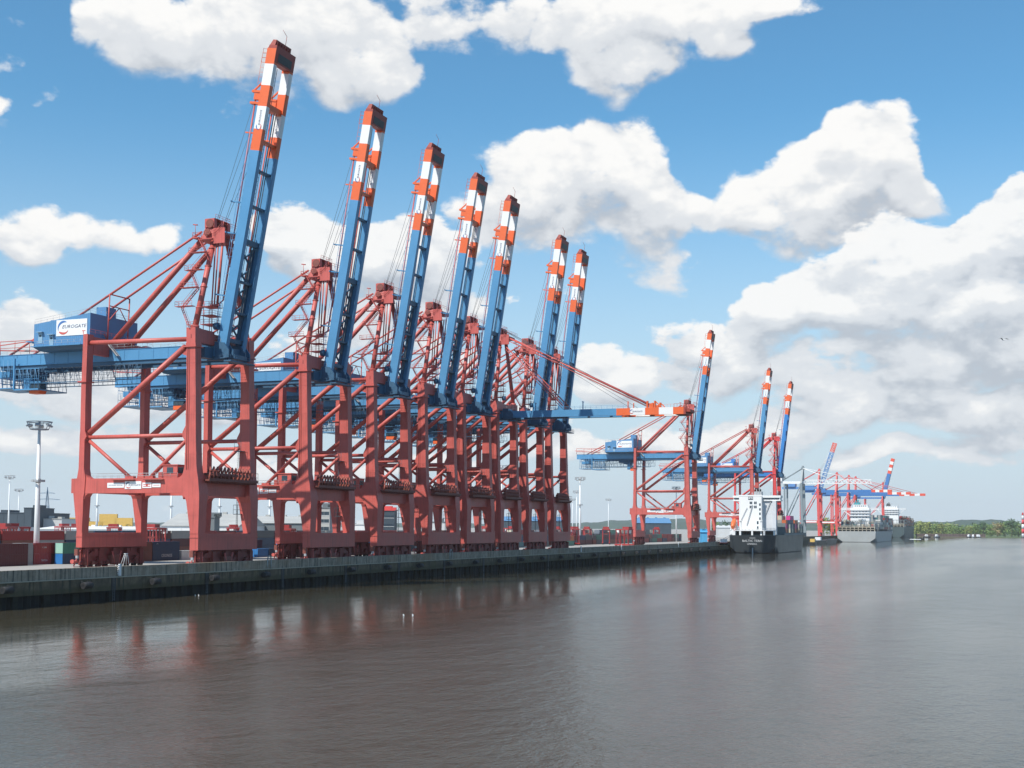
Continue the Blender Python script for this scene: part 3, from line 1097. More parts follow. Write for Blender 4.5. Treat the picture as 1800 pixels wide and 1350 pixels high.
    for i in range(n):
        u = 3.0 + (W - 7.6) * i / (n - 1)
        pts = [(u, -.8, L(18.0)), (u + .1, -.9, L(19.5)), (u + .45, -.7, L(20.6)), (u + .9, -.3, L(20.8)), (u + 1.2, .4, L(19.8)), (u + 1.25, .6, L(18.0))]
        mb.path(pts, .20, 6)
        mb.box(u + .1, u + .9, -.6, .8, L(18.0), L(18.9))
        mb.cur = 1
        mb.tube((u + .5, -1.0, L(19.1)), (u + .5, .9, L(19.1)), .35, 8)
        mb.cur = 0
    mb.rail([(2.4, -1.28, L(18.0)), (W - 1.7, -1.28, L(18.0)), (W - 1.7, 3.0, L(18.0))], 1.9, 1.2, .045)
    mb.build('hooped_frames', [mat('faded_machinery_red', (.33, .085, .06), .6, .35, 1.3, .3), RUST], p)
    # ladder tower on the landward face of the far waterside leg
    mb = MB()
    for z in (10.5, 25.0):
        mb.box(W - 3.9, W - 2.2, 2.0, 3.8, L(z), L(z + .15))
        mb.rail([(W - 3.9, 2.0, L(z)), (W - 3.9, 3.8, L(z)), (W - 2.3, 3.8, L(z))], 2.2, .9, .05)
    for d in (0, .5):
        mb.tube((W - 3.3 + d, 3.4, L(6.3)), (W - 3.1 + d, 3.2, L(25)), .05, 4)
    for i in range(44):
        mb.tube((W - 3.3, 3.4, L(6.6 + i * .42)), (W - 2.8, 3.4, L(6.6 + i * .42)), .03, 4)
    mb.build('leg_ladder', ROPE, root)
    # ---- main girders
    c0, c1, c2, c3 = W / 2 - 4.0, W / 2 - 2.65, W / 2 + 2.65, W / 2 + 4.0
    vend = 66.0
    for a, b in ((c0, c1), (c2, c3)):
        mb = MB()
        mb.box(a, b, -1.2, vend, L(45.7), L(48.15))
        mb.box(a - .12, b + .12, -1.2, vend, L(45.58), L(45.7))
        mb.box(a - .12, b + .12, -1.2, vend, L(48.15), L(48.25))
        for v in range(2, 66, 4):
            mb.box(a - .06, a - .001, v, v + .12, L(45.72), L(48.13))
        mb.cur = 1
        mb.box(a + .2, b - .2, -1.0, vend - 4, L(44.7), L(45.58))
        mb.build('main_girder', [blue, DBLUE], root)
    mb = MB()
    for v in (-.9, 8, 16, 24, 33, 42, 51, 60, 65.3):
        mb.box(c1, c2, v, v + .6, L(46.4), L(47.6))
    for v in (12, 28, 37, 46, 55):
        mb.beam((c1, v - 4, L(47)), (c2, v + 4, L(47)), .3, .3)
    mb.build('girder_ties', DBLUE, root)
    mb = MB()
    for u in (c0 - .1, c3 + .1):
        mb.rail([(u, 0, L(48.25)), (u, vend, L(48.25))], 1.15, 2.0, .03)
    mb.cur = 1
    mb.rail([(c0 - .6, 48.5, L(48.25)), (c0 - .6, vend, L(48.25))], 3.2, 4.0, .09)
    mb.beam((c0 - .6, 50, L(51.4)), (c0 - .6, vend + 1, L(50.2)), .2, .2)
    mb.beam((c0 + 2, 53, L(49.2)), (c0 + 2, vend + 1, L(50.0)), .3, .3)
    mb.build('girder_railing', [STEEL, red], root)
    # hanging festoon cage: lattice panels under the girders
    mb = MB()

    def lattice(u, v0, v1, z0, z1, step, r=.05, diag=3):
        mb.beam((u, v0, L(z1)), (u, v1, L(z1)), .12, .12)
        mb.beam((u, v0, L(z0)), (u, v1, L(z0)), .16, .2)
        mb.beam((u, v0, L((z0 + z1) / 2)), (u, v1, L((z0 + z1) / 2)), .06, .06)
        k = int((v1 - v0) / step)
        for i in range(k + 1):
            v = v0 + (v1 - v0) * i / k
            mb.tube((u, v, L(z0)), (u, v, L(z1)), r, 4)
            if i % diag == 0 and i < k:
                mb.tube((u, v, L(z0)), (u, v + step, L(z1)), r, 4)
    lattice(c0 - .4, 21, 61, 41.2, 44.7, 1.15)
    lattice(c1 + .9, 30, 61, 41.2, 44.7, 1.6, .04)
    lattice(c3 + .4, 26, 61, 41.2, 44.7, 1.4, .045)
    # festoon cable loops
    k = 22
    for i in range(k):
        v = 22 + i * 1.75
        pts = [(c0 - .9, v + 1.6 * j / 6, L(44.5 - 2.6 * math.sin(math.pi * j / 6) * (.75 + .25 * math.sin(i * 2.1)))) for j in range(7)]
        mb.path(pts, .06, 4)
    mb.build('festoon_cage', [DBLUE], root)
    mb = MB()
    for u in (c0 - 1.1, c0 + 1.6, c3 + .6):
        lattice(u, 49.5, 56.5, 39.8, 44.6, 1.1, .06, 2)
        lattice(u, 57.5, 64, 40.2, 47.0, 1.3, .06, 2)
    mb.box(c0 - 1.2, c3 + .7, 49.5, 56.8, L(39.6), L(39.85))
    mb.box(c0 - 1.3, c0 - .9, 56.6, 57.0, L(39.8), L(47.2))
    mb.box(c0 - 1.2, c3 + .7, 57.4, 64.2, L(40.1), L(40.3))
    for v in (49.5, 53, 57, 60.5, 64):
        mb.beam((c0 - 1.1, v, L(44.5)), (c3 + .6, v, L(44.5)), .14, .14)
        mb.beam((c0 - 1.1, v, L(41.9)), (c3 + .6, v, L(41.9)), .1, .1)
    mb.box(c0 - .3, c3 - .5, 59, 63, L(42.8), L(44.3))
    mb.build('service_cage', BLUE if blue is BLUE else blue, root)
    # trolley with driver's cab
    tv = spec.get('trolley', 50.0)
    mb = MB()
    mb.box(c0 + .8, c3 - .8, tv - 3.4, tv + 3.4, L(43.4), L(44.65))
    for u in (c0 + 1.5, W / 2, c3 - 1.6):
        mb.tube((u, tv - 2.5, L(43.4)), (u, tv - 2.5, L(41.5)), .12, 6)
        mb.box(u - .5, u + .5, tv - 3, tv + .5, L(42.6), L(43.4))
    t = mb.build('trolley', DBLUE, root)
    mb = MB()
    cu, cv_ = c0 + .4, tv - 5.0
    mb.prism([[(cu, cv_ - 1.2, L(38.9)), (cu + 2.4, cv_ - 1.2, L(38.9)), (cu + 2.4, cv_ + 1.6, L(38.9)), (cu, cv_ + 1.6, L(38.9))],
              [(cu, cv_ - 1.7, L(40.0)), (cu + 2.4, cv_ - 1.7, L(40.0)), (cu + 2.4, cv_ + 1.6, L(40.0)), (cu, cv_ + 1.6, L(40.0))]])
    mb.cur = 1
    mb.box(cu + .1, cu + 2.3, cv_ - 1.6, cv_ + 1.5, L(40.0), L(41.3))
    mb.cur = 2
    mb.box(cu - .1, cu + 2.5, cv_ - 1.8, cv_ + 1.7, L(41.3), L(41.8))
    mb.box(cu + .2, cu + 2.2, cv_ + 1.7, cv_ + 3.4, L(39.6), L(42.6))
    for du in (.2, 2.1):
        mb.tube((cu + du, cv_ + 1.0, L(41.8)), (cu + du, cv_ + 1.0, L(43.4)), .1, 5)
    mb.build('drivers_cab', [ORNG, GLASS, BLUE], root)
    # ---- machinery house on the rear girders
    mb = MB()
    h0, h1 = 3.0 - 23.2 / 2 + W / 2, 20.0 - 23.2 / 2 + W / 2
    va, vb = 32.1, 48.1

    def hs(u):
        return [(u, va, L(49.1)), (u, vb, L(48.9)), (u, vb, L(54.4)), (u, va, L(56.3))]
    mb.prism([hs(h0), hs(h1)])
    mb.cur = 1
    mb.prism([[(h0 + 1.2, va + 1, L(48.26)), (h0 + 1.2, vb - .6, L(48.26)), (h0 + .2, vb, L(48.88)), (h0 + .2, va, L(49.08))],
              [(h1 - 1.2, va + 1, L(48.26)), (h1 - 1.2, vb - .6, L(48.26)), (h1 - .2, vb, L(48.88)), (h1 - .2, va, L(49.08))]])
    mb.cur = 2
    mb.box(h0 - .9, h0, va + 2, vb + .2, L(49.0), L(49.15))
    mb.box(h0 - .9, h0 + 4, vb, vb + 1.6, L(50.2), L(50.4))
    house = mb.build('machinery_house', [HOUSE if blue is BLUE else BLUE2, DBLUE, blue], root)
    mb = MB()
    mb.rail([(h0 + .1, vb - .1, L(54.4)), (h0 + .1, va + .1, L(56.3)), (h1 - .1, va + .1, L(56.3))], 1.1, 1.7, .03)
    mb.rail([(h0 - .85, vb, L(49.15)), (h0 - .85, va + 2, L(49.15))], 1.1, 1.7, .03)
    mb.build('roof_railing', STEEL, house)
    mb = MB()
    mb.box(h0 + 6.0, h0 + 9.5, va + .4, va + 3.2, L(55.6), L(58.6))
    mb.build('ventilator', HOUSE if blue is BLUE else BLUE2, house)
    mb = MB()
    mb.box(h0 + 2.0, h0 + 4.0, vb - 5, vb - 3, L(54.2), L(55.5))
    mb.build('ventilator', HOUSE if blue is BLUE else BLUE2, house)
    for vd, zd in ((46.2, 51.0), (43.0, 50.3)):
        mb = MB()
        mb.box(h0 - .08, h0 - .003, vd - .6, vd + .6, L(zd - 1.1), L(zd + 1.3))
        mb.box(h0 - .8, h0, vd - 1.0, vd + .7, L(zd + 1.35), L(zd + 1.5))
        mb.cur = 1
        mb.tube((h0 - .1, vd, L(zd + .6)), (h0 - .085, vd, L(zd + .6)), .25, 10)
        mb.build('house_door', [mat('pale_blue_door', (.22, .36, .48), .5), DARK], house)
    mb = MB()
    mb.box(h0 - .10, h0 - .004, 32.9, 41.6, L(51.3), L(55.0))
    ux, uy = (0, -1, 0), (0, 0, 1)
    mb.cur = 1
    mb.text('EUROGATE', 1.12, (h0 - .10, 36.6, L(53.35)), (0, -1.18, 0), uy, .03, shear=.25)
    mb.cur = 3
    mb.box(h0 - .13, h0 - .10, 33.3, 34.3, L(52.15), L(52.3))
    mb.box(h0 - .13, h0 - .10, 33.8, 34.0, L(51.5), L(52.15))
    ring_logo(mb, (h0 - .10, 39.6, L(53.2)), 1.6, ux, uy, 2, 3, .04)
    mb.build('sign_board', [WHT, LTR, LBLU, LRED], house)
    # gallows and steps in front of the house
    mb = MB()
    for u in (c0 + .4, c3 - .4):
        mb.tube((u, 31.2, L(50.4)), (u, 30.8, L(61.3)), .16, 6)
        mb.tube((u, 31.2, L(50.4)), (u, 34.5, L(56.3)), .12, 6)
    mb.tube((c0 + .4, 30.8, L(61.3)), (c3 - .4, 30.8, L(61.3)), .16, 6)
    mb.tube((c0 + .4, 30.9, L(58.6)), (c3 - .4, 30.9, L(58.6)), .13, 6)
    mb.tube((c0 + .4, 31.1, L(55.0)), (W / 2, 30.85, L(58.6)), .12, 6)
    mb.tube((c3 - .4, 31.1, L(55.0)), (W / 2, 30.85, L(58.6)), .12, 6)
    mb.build('stay_support', red, root)
    mb = MB()
    for u in (c0 - 1.0, c0 - .3):
        mb.beam((u, 31.0, L(50.6)), (u, 27.2, L(46.6)), .1, .3)
    for i in range(12):
        t = i / 11
        mb.box(c0 - 1.0, c0 - .3, 31 - 3.8 * t - .15, 31 - 3.8 * t + .15, L(50.6 - 4 * t), L(50.66 - 4 * t))
    mb.build('stairway', STEEL, root)
    # ---- A-frame
    ua, ub = W / 2 - 2.6, W / 2 + 2.6
    for u0, u1 in ((1.3, ua), (W - 1.3, ub)):
        mb = MB()
        mb.tube((u0, 2.5, L(51.0)), (u1, 3.2, L(72.6)), .66, 12, .60)
        mb.tube((u0, 2.5, L(50.9)), (u0, 2.5, L(51.6)), .95, 12)
        for k in (.22, .45, .68, .88):
            p = Vector((u0, 2.5, L(51))).lerp(Vector((u1, 3.2, L(72.6))), k)
            mb.tube(p - Vector((0, 0, .12)), p + Vector((0, 0, .12)), .80, 12)
        mb.build('apex_leg', red, root)
    for u0, u1 in ((c0 + 1.0, ua), (c3 - 1.0, ub)):
        mb = MB()
        mb.tube((u0, 29.9, L(50.2)), (u1, 5.4, L(73.3)), .64, 12)
        mb.build('backstay', red, root)
        mb = MB()
        mb.tube((u0, 41.2, L(56.2)), (u1, 6.6, L(74.2)), .27, 8)
        mb.tube((u0, 50.4, L(53.2)), (u0, 60.5, L(48.2)), .27, 8)
        mb.tube((u0, 41.2, L(56.4)), (u0, 41.8, L(55.4)), .4, 8)
        mb.build('rear_tie_rod', red, root)
    mb = MB()
    mb.prism([[(ua - .9, 2.5, L(72.0)), (ub + .9, 2.5, L(72.0)), (ub + .9, 6.2, L(72.0)), (ua - .9, 6.2, L(72.0))],
              [(ua - .3, 3.1, L(75.0)), (ub + .3, 3.1, L(75.0)), (ub + .3, 5.5, L(75.0)), (ua - .3, 5.5, L(75.0))]])
    mb.box(ua - .9, ub + .9, .2, 2.29, L(73.1), L(74.1))
    mb.prism([[(ua - 1.6, -.6, L(70.9)), (ua - 1.6, 2.4, L(70.9)), (ua - 1.6, 2.4, L(74.4)), (ua - 1.6, -.6, L(74.4))],
              [(ua - 1.3, -.6, L(70.9)), (ua - 1.3, 2.4, L(70.9)), (ua - 1.3, 2.4, L(74.4)), (ua - 1.3, -.6, L(74.4))]])
    mb.box(ua - 2.2, ua - 1.3, 2.4, 5.6, L(71.9), L(72.1))
    for u in (ua - .6, W / 2 - .5, ub - .4):
        mb.box(u, u + 1.0, 2.9, 5.4, L(75.0), L(76.9))
        mb.cur = 1
        mb.tube((u - .15, 4.0, L(75.8)), (u + 1.15, 4.0, L(75.8)), 1.0, 14, smooth=False)
        mb.cur = 0
    mb.cur = 1
    mb.tube((ua - 1.4, 4.3, L(73.6)), (ua - 1.0, 4.3, L(73.6)), .8, 12)
    mb.cur = 0
    for u in (ua - 1.9,):
        mb.rail([(u, 7.6, L(72.6)), (u, 2.0, L(72.6)), (u, -.4, L(74.5))], 1.1, 1.1, .045)
    mb.rail([(ua - 1.9, -.5, L(74.5)), (ub + 1.5, -.5, L(74.5))], 1.1, 1.3, .045)
    mb.box(ua - 2.1, ub + 2.0, 6.0, 7.8, L(72.4), L(72.6))
    mb.rail([(ua - 2.0, 7.7, L(72.6)), (ub + 1.9, 7.7, L(72.6))], 1.1, 1.3, .045)
    mb.box(ua - .2, ub + .2, 3.0, 5.4, L(76.95), L(77.05))
    mb.rail([(ua - .3, 2.8, L(77.0)), (ub + .3, 2.8, L(77.0)), (ub + .3, 5.6, L(77.0))], .9, 1.2, .04)
    mb.tube((ua - 2.0, 6.9, L(73)), (ua - 2.0, 6.9, L(75.4)), .06, 5)
    mb.tube((ua - 2.0, 7.5, L(75.5)), (ua - 2.0, 6.3, L(75.3)), .14, 5)
    mb.build('apex_head', [red, RUST], root)
    # zigzag stairs up the near apex leg
    mb = MB()
    zs = [51.2, 55.6, 60.0, 64.2, 68.4, 72.2]
    for i, z in enumerate(zs[:-1]):
        z2 = zs[i + 1]
        k, k2 = (z - 51) / 21.6, (z2 - 51) / 21.6
        u, u2 = 1.3 + (ua - 1.3) * k - 1.2, 1.3 + (ua - 1.3) * k2 - 1.2
        mb.box(u - .9, u + .5, 2.0, 6.4, L(z2 - .0), L(z2 + .1)) if i < 4 else None
        mb.rail([(u - .9, 2.0, L(z2)), (u - .9, 6.4, L(z2)), (u + .5, 6.4, L(z2))], 1.1, 1.1, .04) if i < 4 else None
        a, b = (u, 3.0, L(z)), (u2, 6.0, L(z2))
        if i % 2:
            a, b = (u, 6.0, L(z)), (u2, 3.0, L(z2))
        for d in (0, .7):
            A_, B_ = Vector(a) + Vector((-d, 0, 0)), Vector(b) + Vector((-d, 0, 0))
            mb.beam(A_, B_, .06, .22)
            mb.tube(A_ + Vector((0, 0, 1)), B_ + Vector((0, 0, 1)), .035, 4)
        for j in range(9):
            p = Vector(a).lerp(Vector(b), j / 8)
            mb.box(p.x - .7, p.x, p.y - .12, p.y + .12, p.z - .02, p.z + .03)
    mb.rail([(-.2, 1.5, L(51.0)), (-.2, 3.7, L(51.0)), (2.2, 3.7, L(51.0))], 1.2, .8, .04)
    mb.build('zigzag_stairs', red, root)
    # service tower by the hinge and lugs
    mb = MB()
    for u, v in ((W / 2 - 4.8, 2.0), (W / 2 - 2.4, 2.0), (W / 2 - 4.8, 4.2), (W / 2 - 2.4, 4.2)):
        mb.tube((u, v, L(50.9)), (u, v, L(58.2)), .09, 5)
    for z in (52.6, 54.6, 56.6):
        mb.box(W / 2 - 5.4, W / 2 - 1.6, 1.4, 4.6, L(z), L(z + .12))
        mb.rail([(W / 2 - 5.4, 4.6, L(z)), (W / 2 - 5.4, 1.4, L(z)), (W / 2 - 1.6, 1.4, L(z))], 1.1, .8, .04)
    mb.cur = 1
    mb.tube((W / 2 - 4.2, .6, L(52.2)), (W / 2 - 4.2, 1.6, L(52.2)), .8, 12)
    mb.build('service_tower', [red, DBLUE], root)
    mb = MB()
    for u in (c0 - .4, c1 + .05, c2 - .4, c3 + .05):
        mb.prism([[(u, -2.3, L(45.2)), (u, 1.3, L(44.6)), (u, 1.3, L(48.7)), (u, -1.0, L(48.5)), (u, -2.3, L(46.8))],
                  [(u + .32, -2.3, L(45.2)), (u + .32, 1.3, L(44.6)), (u + .32, 1.3, L(48.7)), (u + .32, -1.0, L(48.5)), (u + .32, -2.3, L(46.8))]])
    mb.box(c0 - .9, c3 + .9, -3.2, -1.4, L(44.2), L(44.5))
    mb.box(c1 + .2, c2 - .2, -2.6, -1.3, L(45.0), L(46.0))
    mb.rail([(c0 - .9, 1.0, L(44.5)), (c0 - .9, -3.2, L(44.5)), (c3 + .9, -3.2, L(44.5)), (c3 + .9, 1.0, L(44.5))], 1.1, 1.2, .04)
    mb.cur = 1
    mb.box(c0 - 3.6, c0 - .55, 1.7, 4.0, L(44.9), L(47.3))
    mb.build('hinge_frame', [DBLUE, DBLUE], root)
    ang, sc, off = spec.get('angle', 80.0), spec.get('boom_scale', 1.0), spec.get('boom_cut', 0.0)
    make_boom(root, spec, W, ang, red, raised)
    if not spec.get('proto'):
        add_stays(root, W, ang, red, raised, sc, off)
    return root


BOOM_PARTS = ('boom_girder', 'cross_tie', 'plan_bracing', 'tip_railing', 'boom_ladder', 'boom_walkway', 'forestay_bracket', 'boom_tip')


def place_copy(src, W, x, angle, label, sc=1.0):
    """another crane of the same make, its boom luffed to its own angle"""
    c = copy_tree(src)
    c.name = NAME
    c.location = (x, YW, GZ)
    dv = (x * 7.31) % 13.0 - 9.0
    for ch in c.children:
        if ch.name.split('.')[0] in ('trolley', 'drivers_cab'):
            ch.location.y = dv
        if ch.name.split('.')[0] in BOOM_PARTS:
            set_boom(ch, angle, True)
    add_stays(c, W, angle, RED, True, sc)
    return tag(c, label, 'gantry crane', G_CR)


G_CR = 'ship-to-shore gantry cranes along the quay'
NAME = 'gantry_crane'
WB = 19.5
a = make_crane(NAME, (237.54, YW, GZ), 23.24, dict(trolley=57, angle=79.8, proto=True))
tag(a, 'nearest and largest red gantry crane with blue machinery house and logo sign, farthest left', 'gantry crane', G_CR)
for x, an, l in ((284.88, 80.5, 'second raised-boom gantry crane from the left, right behind the nearest one'),
                 (320.97, 80.4, 'third raised-boom gantry crane from the left in the tight row'),
                 (354.0, 80.6, 'fourth raised-boom gantry crane from the left in the tight row'),
                 (382.9, 81.0, 'fifth raised-boom gantry crane from the left, just before the lowered boom')):
    place_copy(a, 23.24, x, an, l)
add_stays(a, 23.24, 79.8, RED, True)
b = make_crane(NAME, (411.7, YW, GZ), WB, dict(raised=False, angle=-0.2, trolley=50, boom_cut=8.0))
tag(b, 'red gantry crane in the tight row with its boom lowered level over the river', 'gantry crane', G_CR)
c = make_crane(NAME, (438.6, YW, GZ), WB, dict(boom_scale=.975, trolley=44, angle=82.0, proto=True))
tag(c, 'sixth raised-boom gantry crane from the left, first of the slimmer pair', 'gantry crane', G_CR)
place_copy(c, WB, 465.3, 82.8, 'seventh raised-boom gantry crane, last and rightmost of the tight row', .975)
place_copy(c, WB, 683.4, 82.0, 'red gantry crane with raised boom standing alone beyond the gap in the row', .975)
place_copy(c, WB, 861.5, 82.8, 'salmon red gantry crane with raised boom directly behind the white ship bridge', .975)
add_stays(c, WB, 82.0, RED, True, .975)
e = make_crane(NAME, (946.0, YW, GZ), WB, dict(red=RED2, blue=BLUE2, boom_scale=.975, trolley=52, angle=82.7))
tag(e, 'bright scarlet gantry crane with deep blue raised boom behind the black-hulled ship', 'gantry crane', G_CR)
# ------------------------------------------------------------------ places by bearing (taken from image pixel columns) and distance from the river viewpoint
def spot(b, d):
    """ground point at bearing b (tangent from the view axis) and distance d"""
    t = b * d
    return (math.cos(YAW) * d + math.sin(YAW) * t, math.sin(YAW) * d - math.cos(YAW) * t)


def bear(px):  # bearing of an image pixel column
    return (px - 900) / 2300.0


# ------------------------------------------------------------------ shipping containers
C_COL = {
    'maroon': (.095, .022, .026), 'red': (.30, .030, .030), 'brown': (.20, .065, .045), 'navy': (.018, .045, .095), 'blue': (.025, .16, .42),
    'green': (.045, .20, .14), 'teal': (.04, .14, .15), 'grey': (.30, .31, .30), 'white': (.62, .62, .60), 'orange': (.50, .12, .04),
    'cream': (.52, .47, .36), 'lit_green': (.30, .52, .42), 'yellow': (.62, .40, .10), 'pink': (.62, .04, .22), 'dark grey': (.08, .09, .095),
}
_cm = {}


def container_mesh(col, L, detail):
    key = (col, L, detail)
    if key in _cm:
        return _cm[key]
    m = mat('container_' + col.replace(' ', '_'), C_COL[col], .5, .14, .5, .15)
    parts = {}
    Wd, H = 2.44, 2.59
    mb = MB()
    if detail:
        # corrugated long sides, posts, rails, doors at the -x end
        n = int(L / .56)
        pts = []
        for i in range(n):
            x = .18 + (L - .36) * i / n
            w = (L - .36) / n
            pts += [(x, 0), (x + w * .25, .045), (x + w * .5, .045), (x + w * .75, 0)]
        pts.append((L - .18, 0))
        for side in (0, 1):
            vs, fs = [], []
            for x, d in pts:
                y = d if side == 0 else Wd - d
                vs += [(x, y, .16), (x, y, H - .12)]
            for i in range(len(pts) - 1):
                f = [2 * i, 2 * i + 2, 2 * i + 3, 2 * i + 1]
                fs.append(f if side == 0 else f[::-1])
            mb.add(vs, fs)
        mb.box(.17, L - .17, .05, Wd - .05, H - .13, H - .03)
        mb.box(.17, L - .17, .05, Wd - .05, .12, .17)
        mb.box(.06, .16, .17, Wd - .17, .16, H - .12)
        mb.box(L - .16, L - .06, .17, Wd - .17, .16, H - .12)
        for x in (0, L - .17):
            for y in (-.004, Wd - .166):
                mb.box(x, x + .17, y, y + .17, 0, H)
        for y in (0, Wd - .12):
            mb.box(.17, L - .17, y, y + .12, H - .125, H - .01)
            mb.box(.17, L - .17, y, y + .12, 0, .155)
        for x in (0.01, L - .15):
            mb.box(x, x + .14, .17, Wd - .17, H - .125, H - .01)
            mb.box(x, x + .14, .17, Wd - .17, 0, .155)
        mb.cur = 1
        for y in (.45, 1.0, 1.44, 1.99):
            mb.tube((.03, y, .17), (.03, y, H - .13), .025, 5)
    else:
        mb.box(0, L, 0, Wd, 0, H)
        mb.cur = 0
        for y in (-.03, Wd):
            mb.box(0, .2, y, y + .03, 0, H)
            mb.box(L - .2, L, y, y + .03, 0, H)
        mb.box(-.03, 0, 1.19, 1.25, .1, H - .1)
    me = mb.build('box', [m, STEEL])
    mesh = me.data
    bpy.data.objects.remove(me)
    _cm[key] = mesh
    return mesh


n_cont = 0


def stack_mass(name, boxes, label=None):
    """a block of stacked boxes that reads as one mass"""
    cols = sorted({b[0] for b in boxes})
    mb = MB()
    for c, L, x, y, z in boxes:
        mb.cur = cols.index(c)
        mb.box(x, x + L, y, y + 2.44, z, z + 2.56)
        for k in (.0, L - .15):
            mb.box(x + k, x + k + .15, y - .05, y, z, z + 2.56)
    o = mb.build(name, [mat('container_' + c.replace(' ', '_'), C_COL[c], .5, .14, .5, .15) for c in cols])
    return tag(o, kind='stuff')




def container(col, L, x, y, tier, label, group='containers stacked in rows on the terminal', detail=False, z=None, text=None, rz=0.0):
    global n_cont
    n_cont += 1
    o = bpy.data.objects.new('shipping_container', container_mesh(col, L, detail))
    COL.objects.link(o)
    o.location = (x, y, GZ + tier * 2.6 if z is None else z)
    o.rotation_euler = (0, 0, rz)
    tag(o, label, 'container', group)
    if text:
        mb = MB()
        for s, size, tx, tz in text:
            if s == '*':
                ring_logo(mb, (tx, -.03, tz), size, (1, 0, 0), (0, 0, 1), 0, 0, .01)
            else:
                mb.text(s, size, (tx, -.03, tz), (1, 0, 0), (0, 0, 1), .01)
        mb.cur = 0
        t = mb.build('lettering', [LWHT], o)
    return o


def containers():
    rnd = random.Random(5)
    Y1 = 219.0
    # first row, read off from the left
    first = [
        ('maroon', 12.19, 221.8, ('maroon', 'maroon'), 'long maroon container at the far left'),
        ('maroon', 12.19, 234.2, ('maroon', 'maroon'), 'long maroon container left of the small red pair'),
        ('grey', 2.44, 247.0, None, ''),
        ('red', 6.06, 248.5, ('red', 'red'), 'short red container with white writing'),
        ('red', 6.06, 255.0 - .2, ('maroon', 'red'), 'short dark red container beside the green one'),
    ]
    tag_l = ('bottom', 'top')

    def two(cols, L, x, desc, texts=(None, None), det=True, y=Y1):
        for t, c in enumerate(cols):
            container(c, L, x, y, t, desc[t], detail=det, text=texts[t])
    two(('maroon', 'maroon'), 12.19, 221.6, ('long maroon container on the ground at the left picture edge', 'long maroon container atop another at the left picture edge'))
    two(('maroon', 'maroon'), 12.19, 234.0, ('long maroon container on the ground left of the short red pair', 'long maroon container stacked left of the short red pair'))
    two(('grey', 'grey'), 4.2, 247.4, ('grey container on the ground set back behind the red stack', 'grey container set back behind the red stack, upper one'), det=False, y=Y1 + 3.3)
    two(('red', 'red'), 6.06, 251.9, ('short red container with big white lettering, on the ground', 'short red container with small white lettering, on top of its twin'),
        ([('TRITON', .6, 3.6, .95)], [('K LINE', .5, 3.6, 1.5)]), y=Y1 + 3.3)
    two(('maroon', 'red'), 6.06, 258.1, ('dark red container half hidden by the navy container end, on the ground', 'bright red container half hidden by the green container, upper'), y=Y1 + 3.3)
    two(('navy', 'green'), 12.19, 258.2, ('dark navy container below the green one, door end coloured as sunlit', 'dark green container with sunlit-coloured end above a navy one, near the crane foot'),
        (None, [('CHINA SHIPPING', .62, 6.6, 1.5)]))
    for tz, cc in ((0, 'blue'), (1, 'lit_green')):      # door ends: sunlight painted in, brighter than the sides
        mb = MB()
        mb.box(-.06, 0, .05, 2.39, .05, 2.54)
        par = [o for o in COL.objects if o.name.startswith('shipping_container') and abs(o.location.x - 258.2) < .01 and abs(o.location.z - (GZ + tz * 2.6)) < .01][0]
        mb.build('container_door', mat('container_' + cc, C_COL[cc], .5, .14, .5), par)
    x = 271.0
    two(('brown', 'maroon'), 12.19, x, ('brown container on the ground behind the nearest landside bogies', 'maroon container behind the nearest landside bogies, upper'))
    two(('brown', 'brown'), 6.06, 287.3, ('brown container on the ground left of the navy stack', 'brown container stacked left of the lettered navy stack'))
    two(('navy', 'navy'), 12.0, 293.6, ('navy container with white lettering low on its side, on the ground', 'navy container directly above the one with white lettering'),
        ([('CRONOS', 1.15, 6.2, 1.35)], [('CRX', .4, 1.9, 2.0)]))
    container('white', 6.06, 306.6, Y1, 0, 'small white container alone on the ground right of the navy stack', detail=True)
    container('red', 6.06, 304.5, Y1 + 6, 1, 'red container peeping over the small white one', detail=True)
    container('brown', 6.06, 304.5, Y1 + 6, 0, 'brown container standing behind the small white one', detail=True)
    x = 320.0
    pal = ['maroon', 'navy', 'red', 'brown', 'navy', 'dark grey', 'teal', 'maroon', 'blue', 'grey', 'green', 'orange']
    places = [(284, 'nearest crane'), (321, 'second crane'), (354, 'third crane'), (383, 'fourth crane'), (412, 'fifth crane'), (438, 'lowered-boom crane'),
              (465, 'sixth raised boom'), (500, 'last tight-row crane'), (680, 'gap in the crane row'), (860, 'lone crane'), (2000, 'ship bridge')]

    def where(x, y):
        # the crane one looks past to see this spot
        xe = x * YW / y
        for lim, n in places:
            if xe < lim:
                return n
        return 'ship bridge'
    used = {}

    def auto(col, L, x, y, t, what, det=False, **kw):
        key = (col, what, where(x, y))
        used[key] = used.get(key, 0) + 1
        ords = ['', 'second ', 'third ', 'fourth ', 'fifth ', 'sixth ', 'seventh ', 'eighth ', 'ninth ', 'tenth ', 'eleventh ', 'twelfth ']
        k = used[key] - 1
        o = ords[k] if k < 12 else 'farther '
        return container(col, L, x, y, t, '%s%s container %s, past the %s' % (o, col, what, where(x, y)), detail=det, **kw)
    auto('blue', 6.06, 345.4, Y1, 0, 'with sunlit end on the ground')
    auto('navy', 6.06, 351.8, Y1, 0, 'on the ground in the front row')
    auto('grey', 6.06, 345.0, Y1 + 6, 1, 'raised behind the front row')
    auto('maroon', 6.06, 351.4, Y1 + 6, 1, 'raised behind the front row')
    auto('maroon', 12.19, 345.2, Y1 + 6, 0, 'on the ground behind the front row')
    x = 322.0
    while x < 343:
        for t in range(2):
            auto(rnd.choice(pal[:6]), 6.06, x, Y1, t, 'in the front row, ' + ('lower' if t == 0 else 'upper'))
        x += 7.0
    x = 360.0
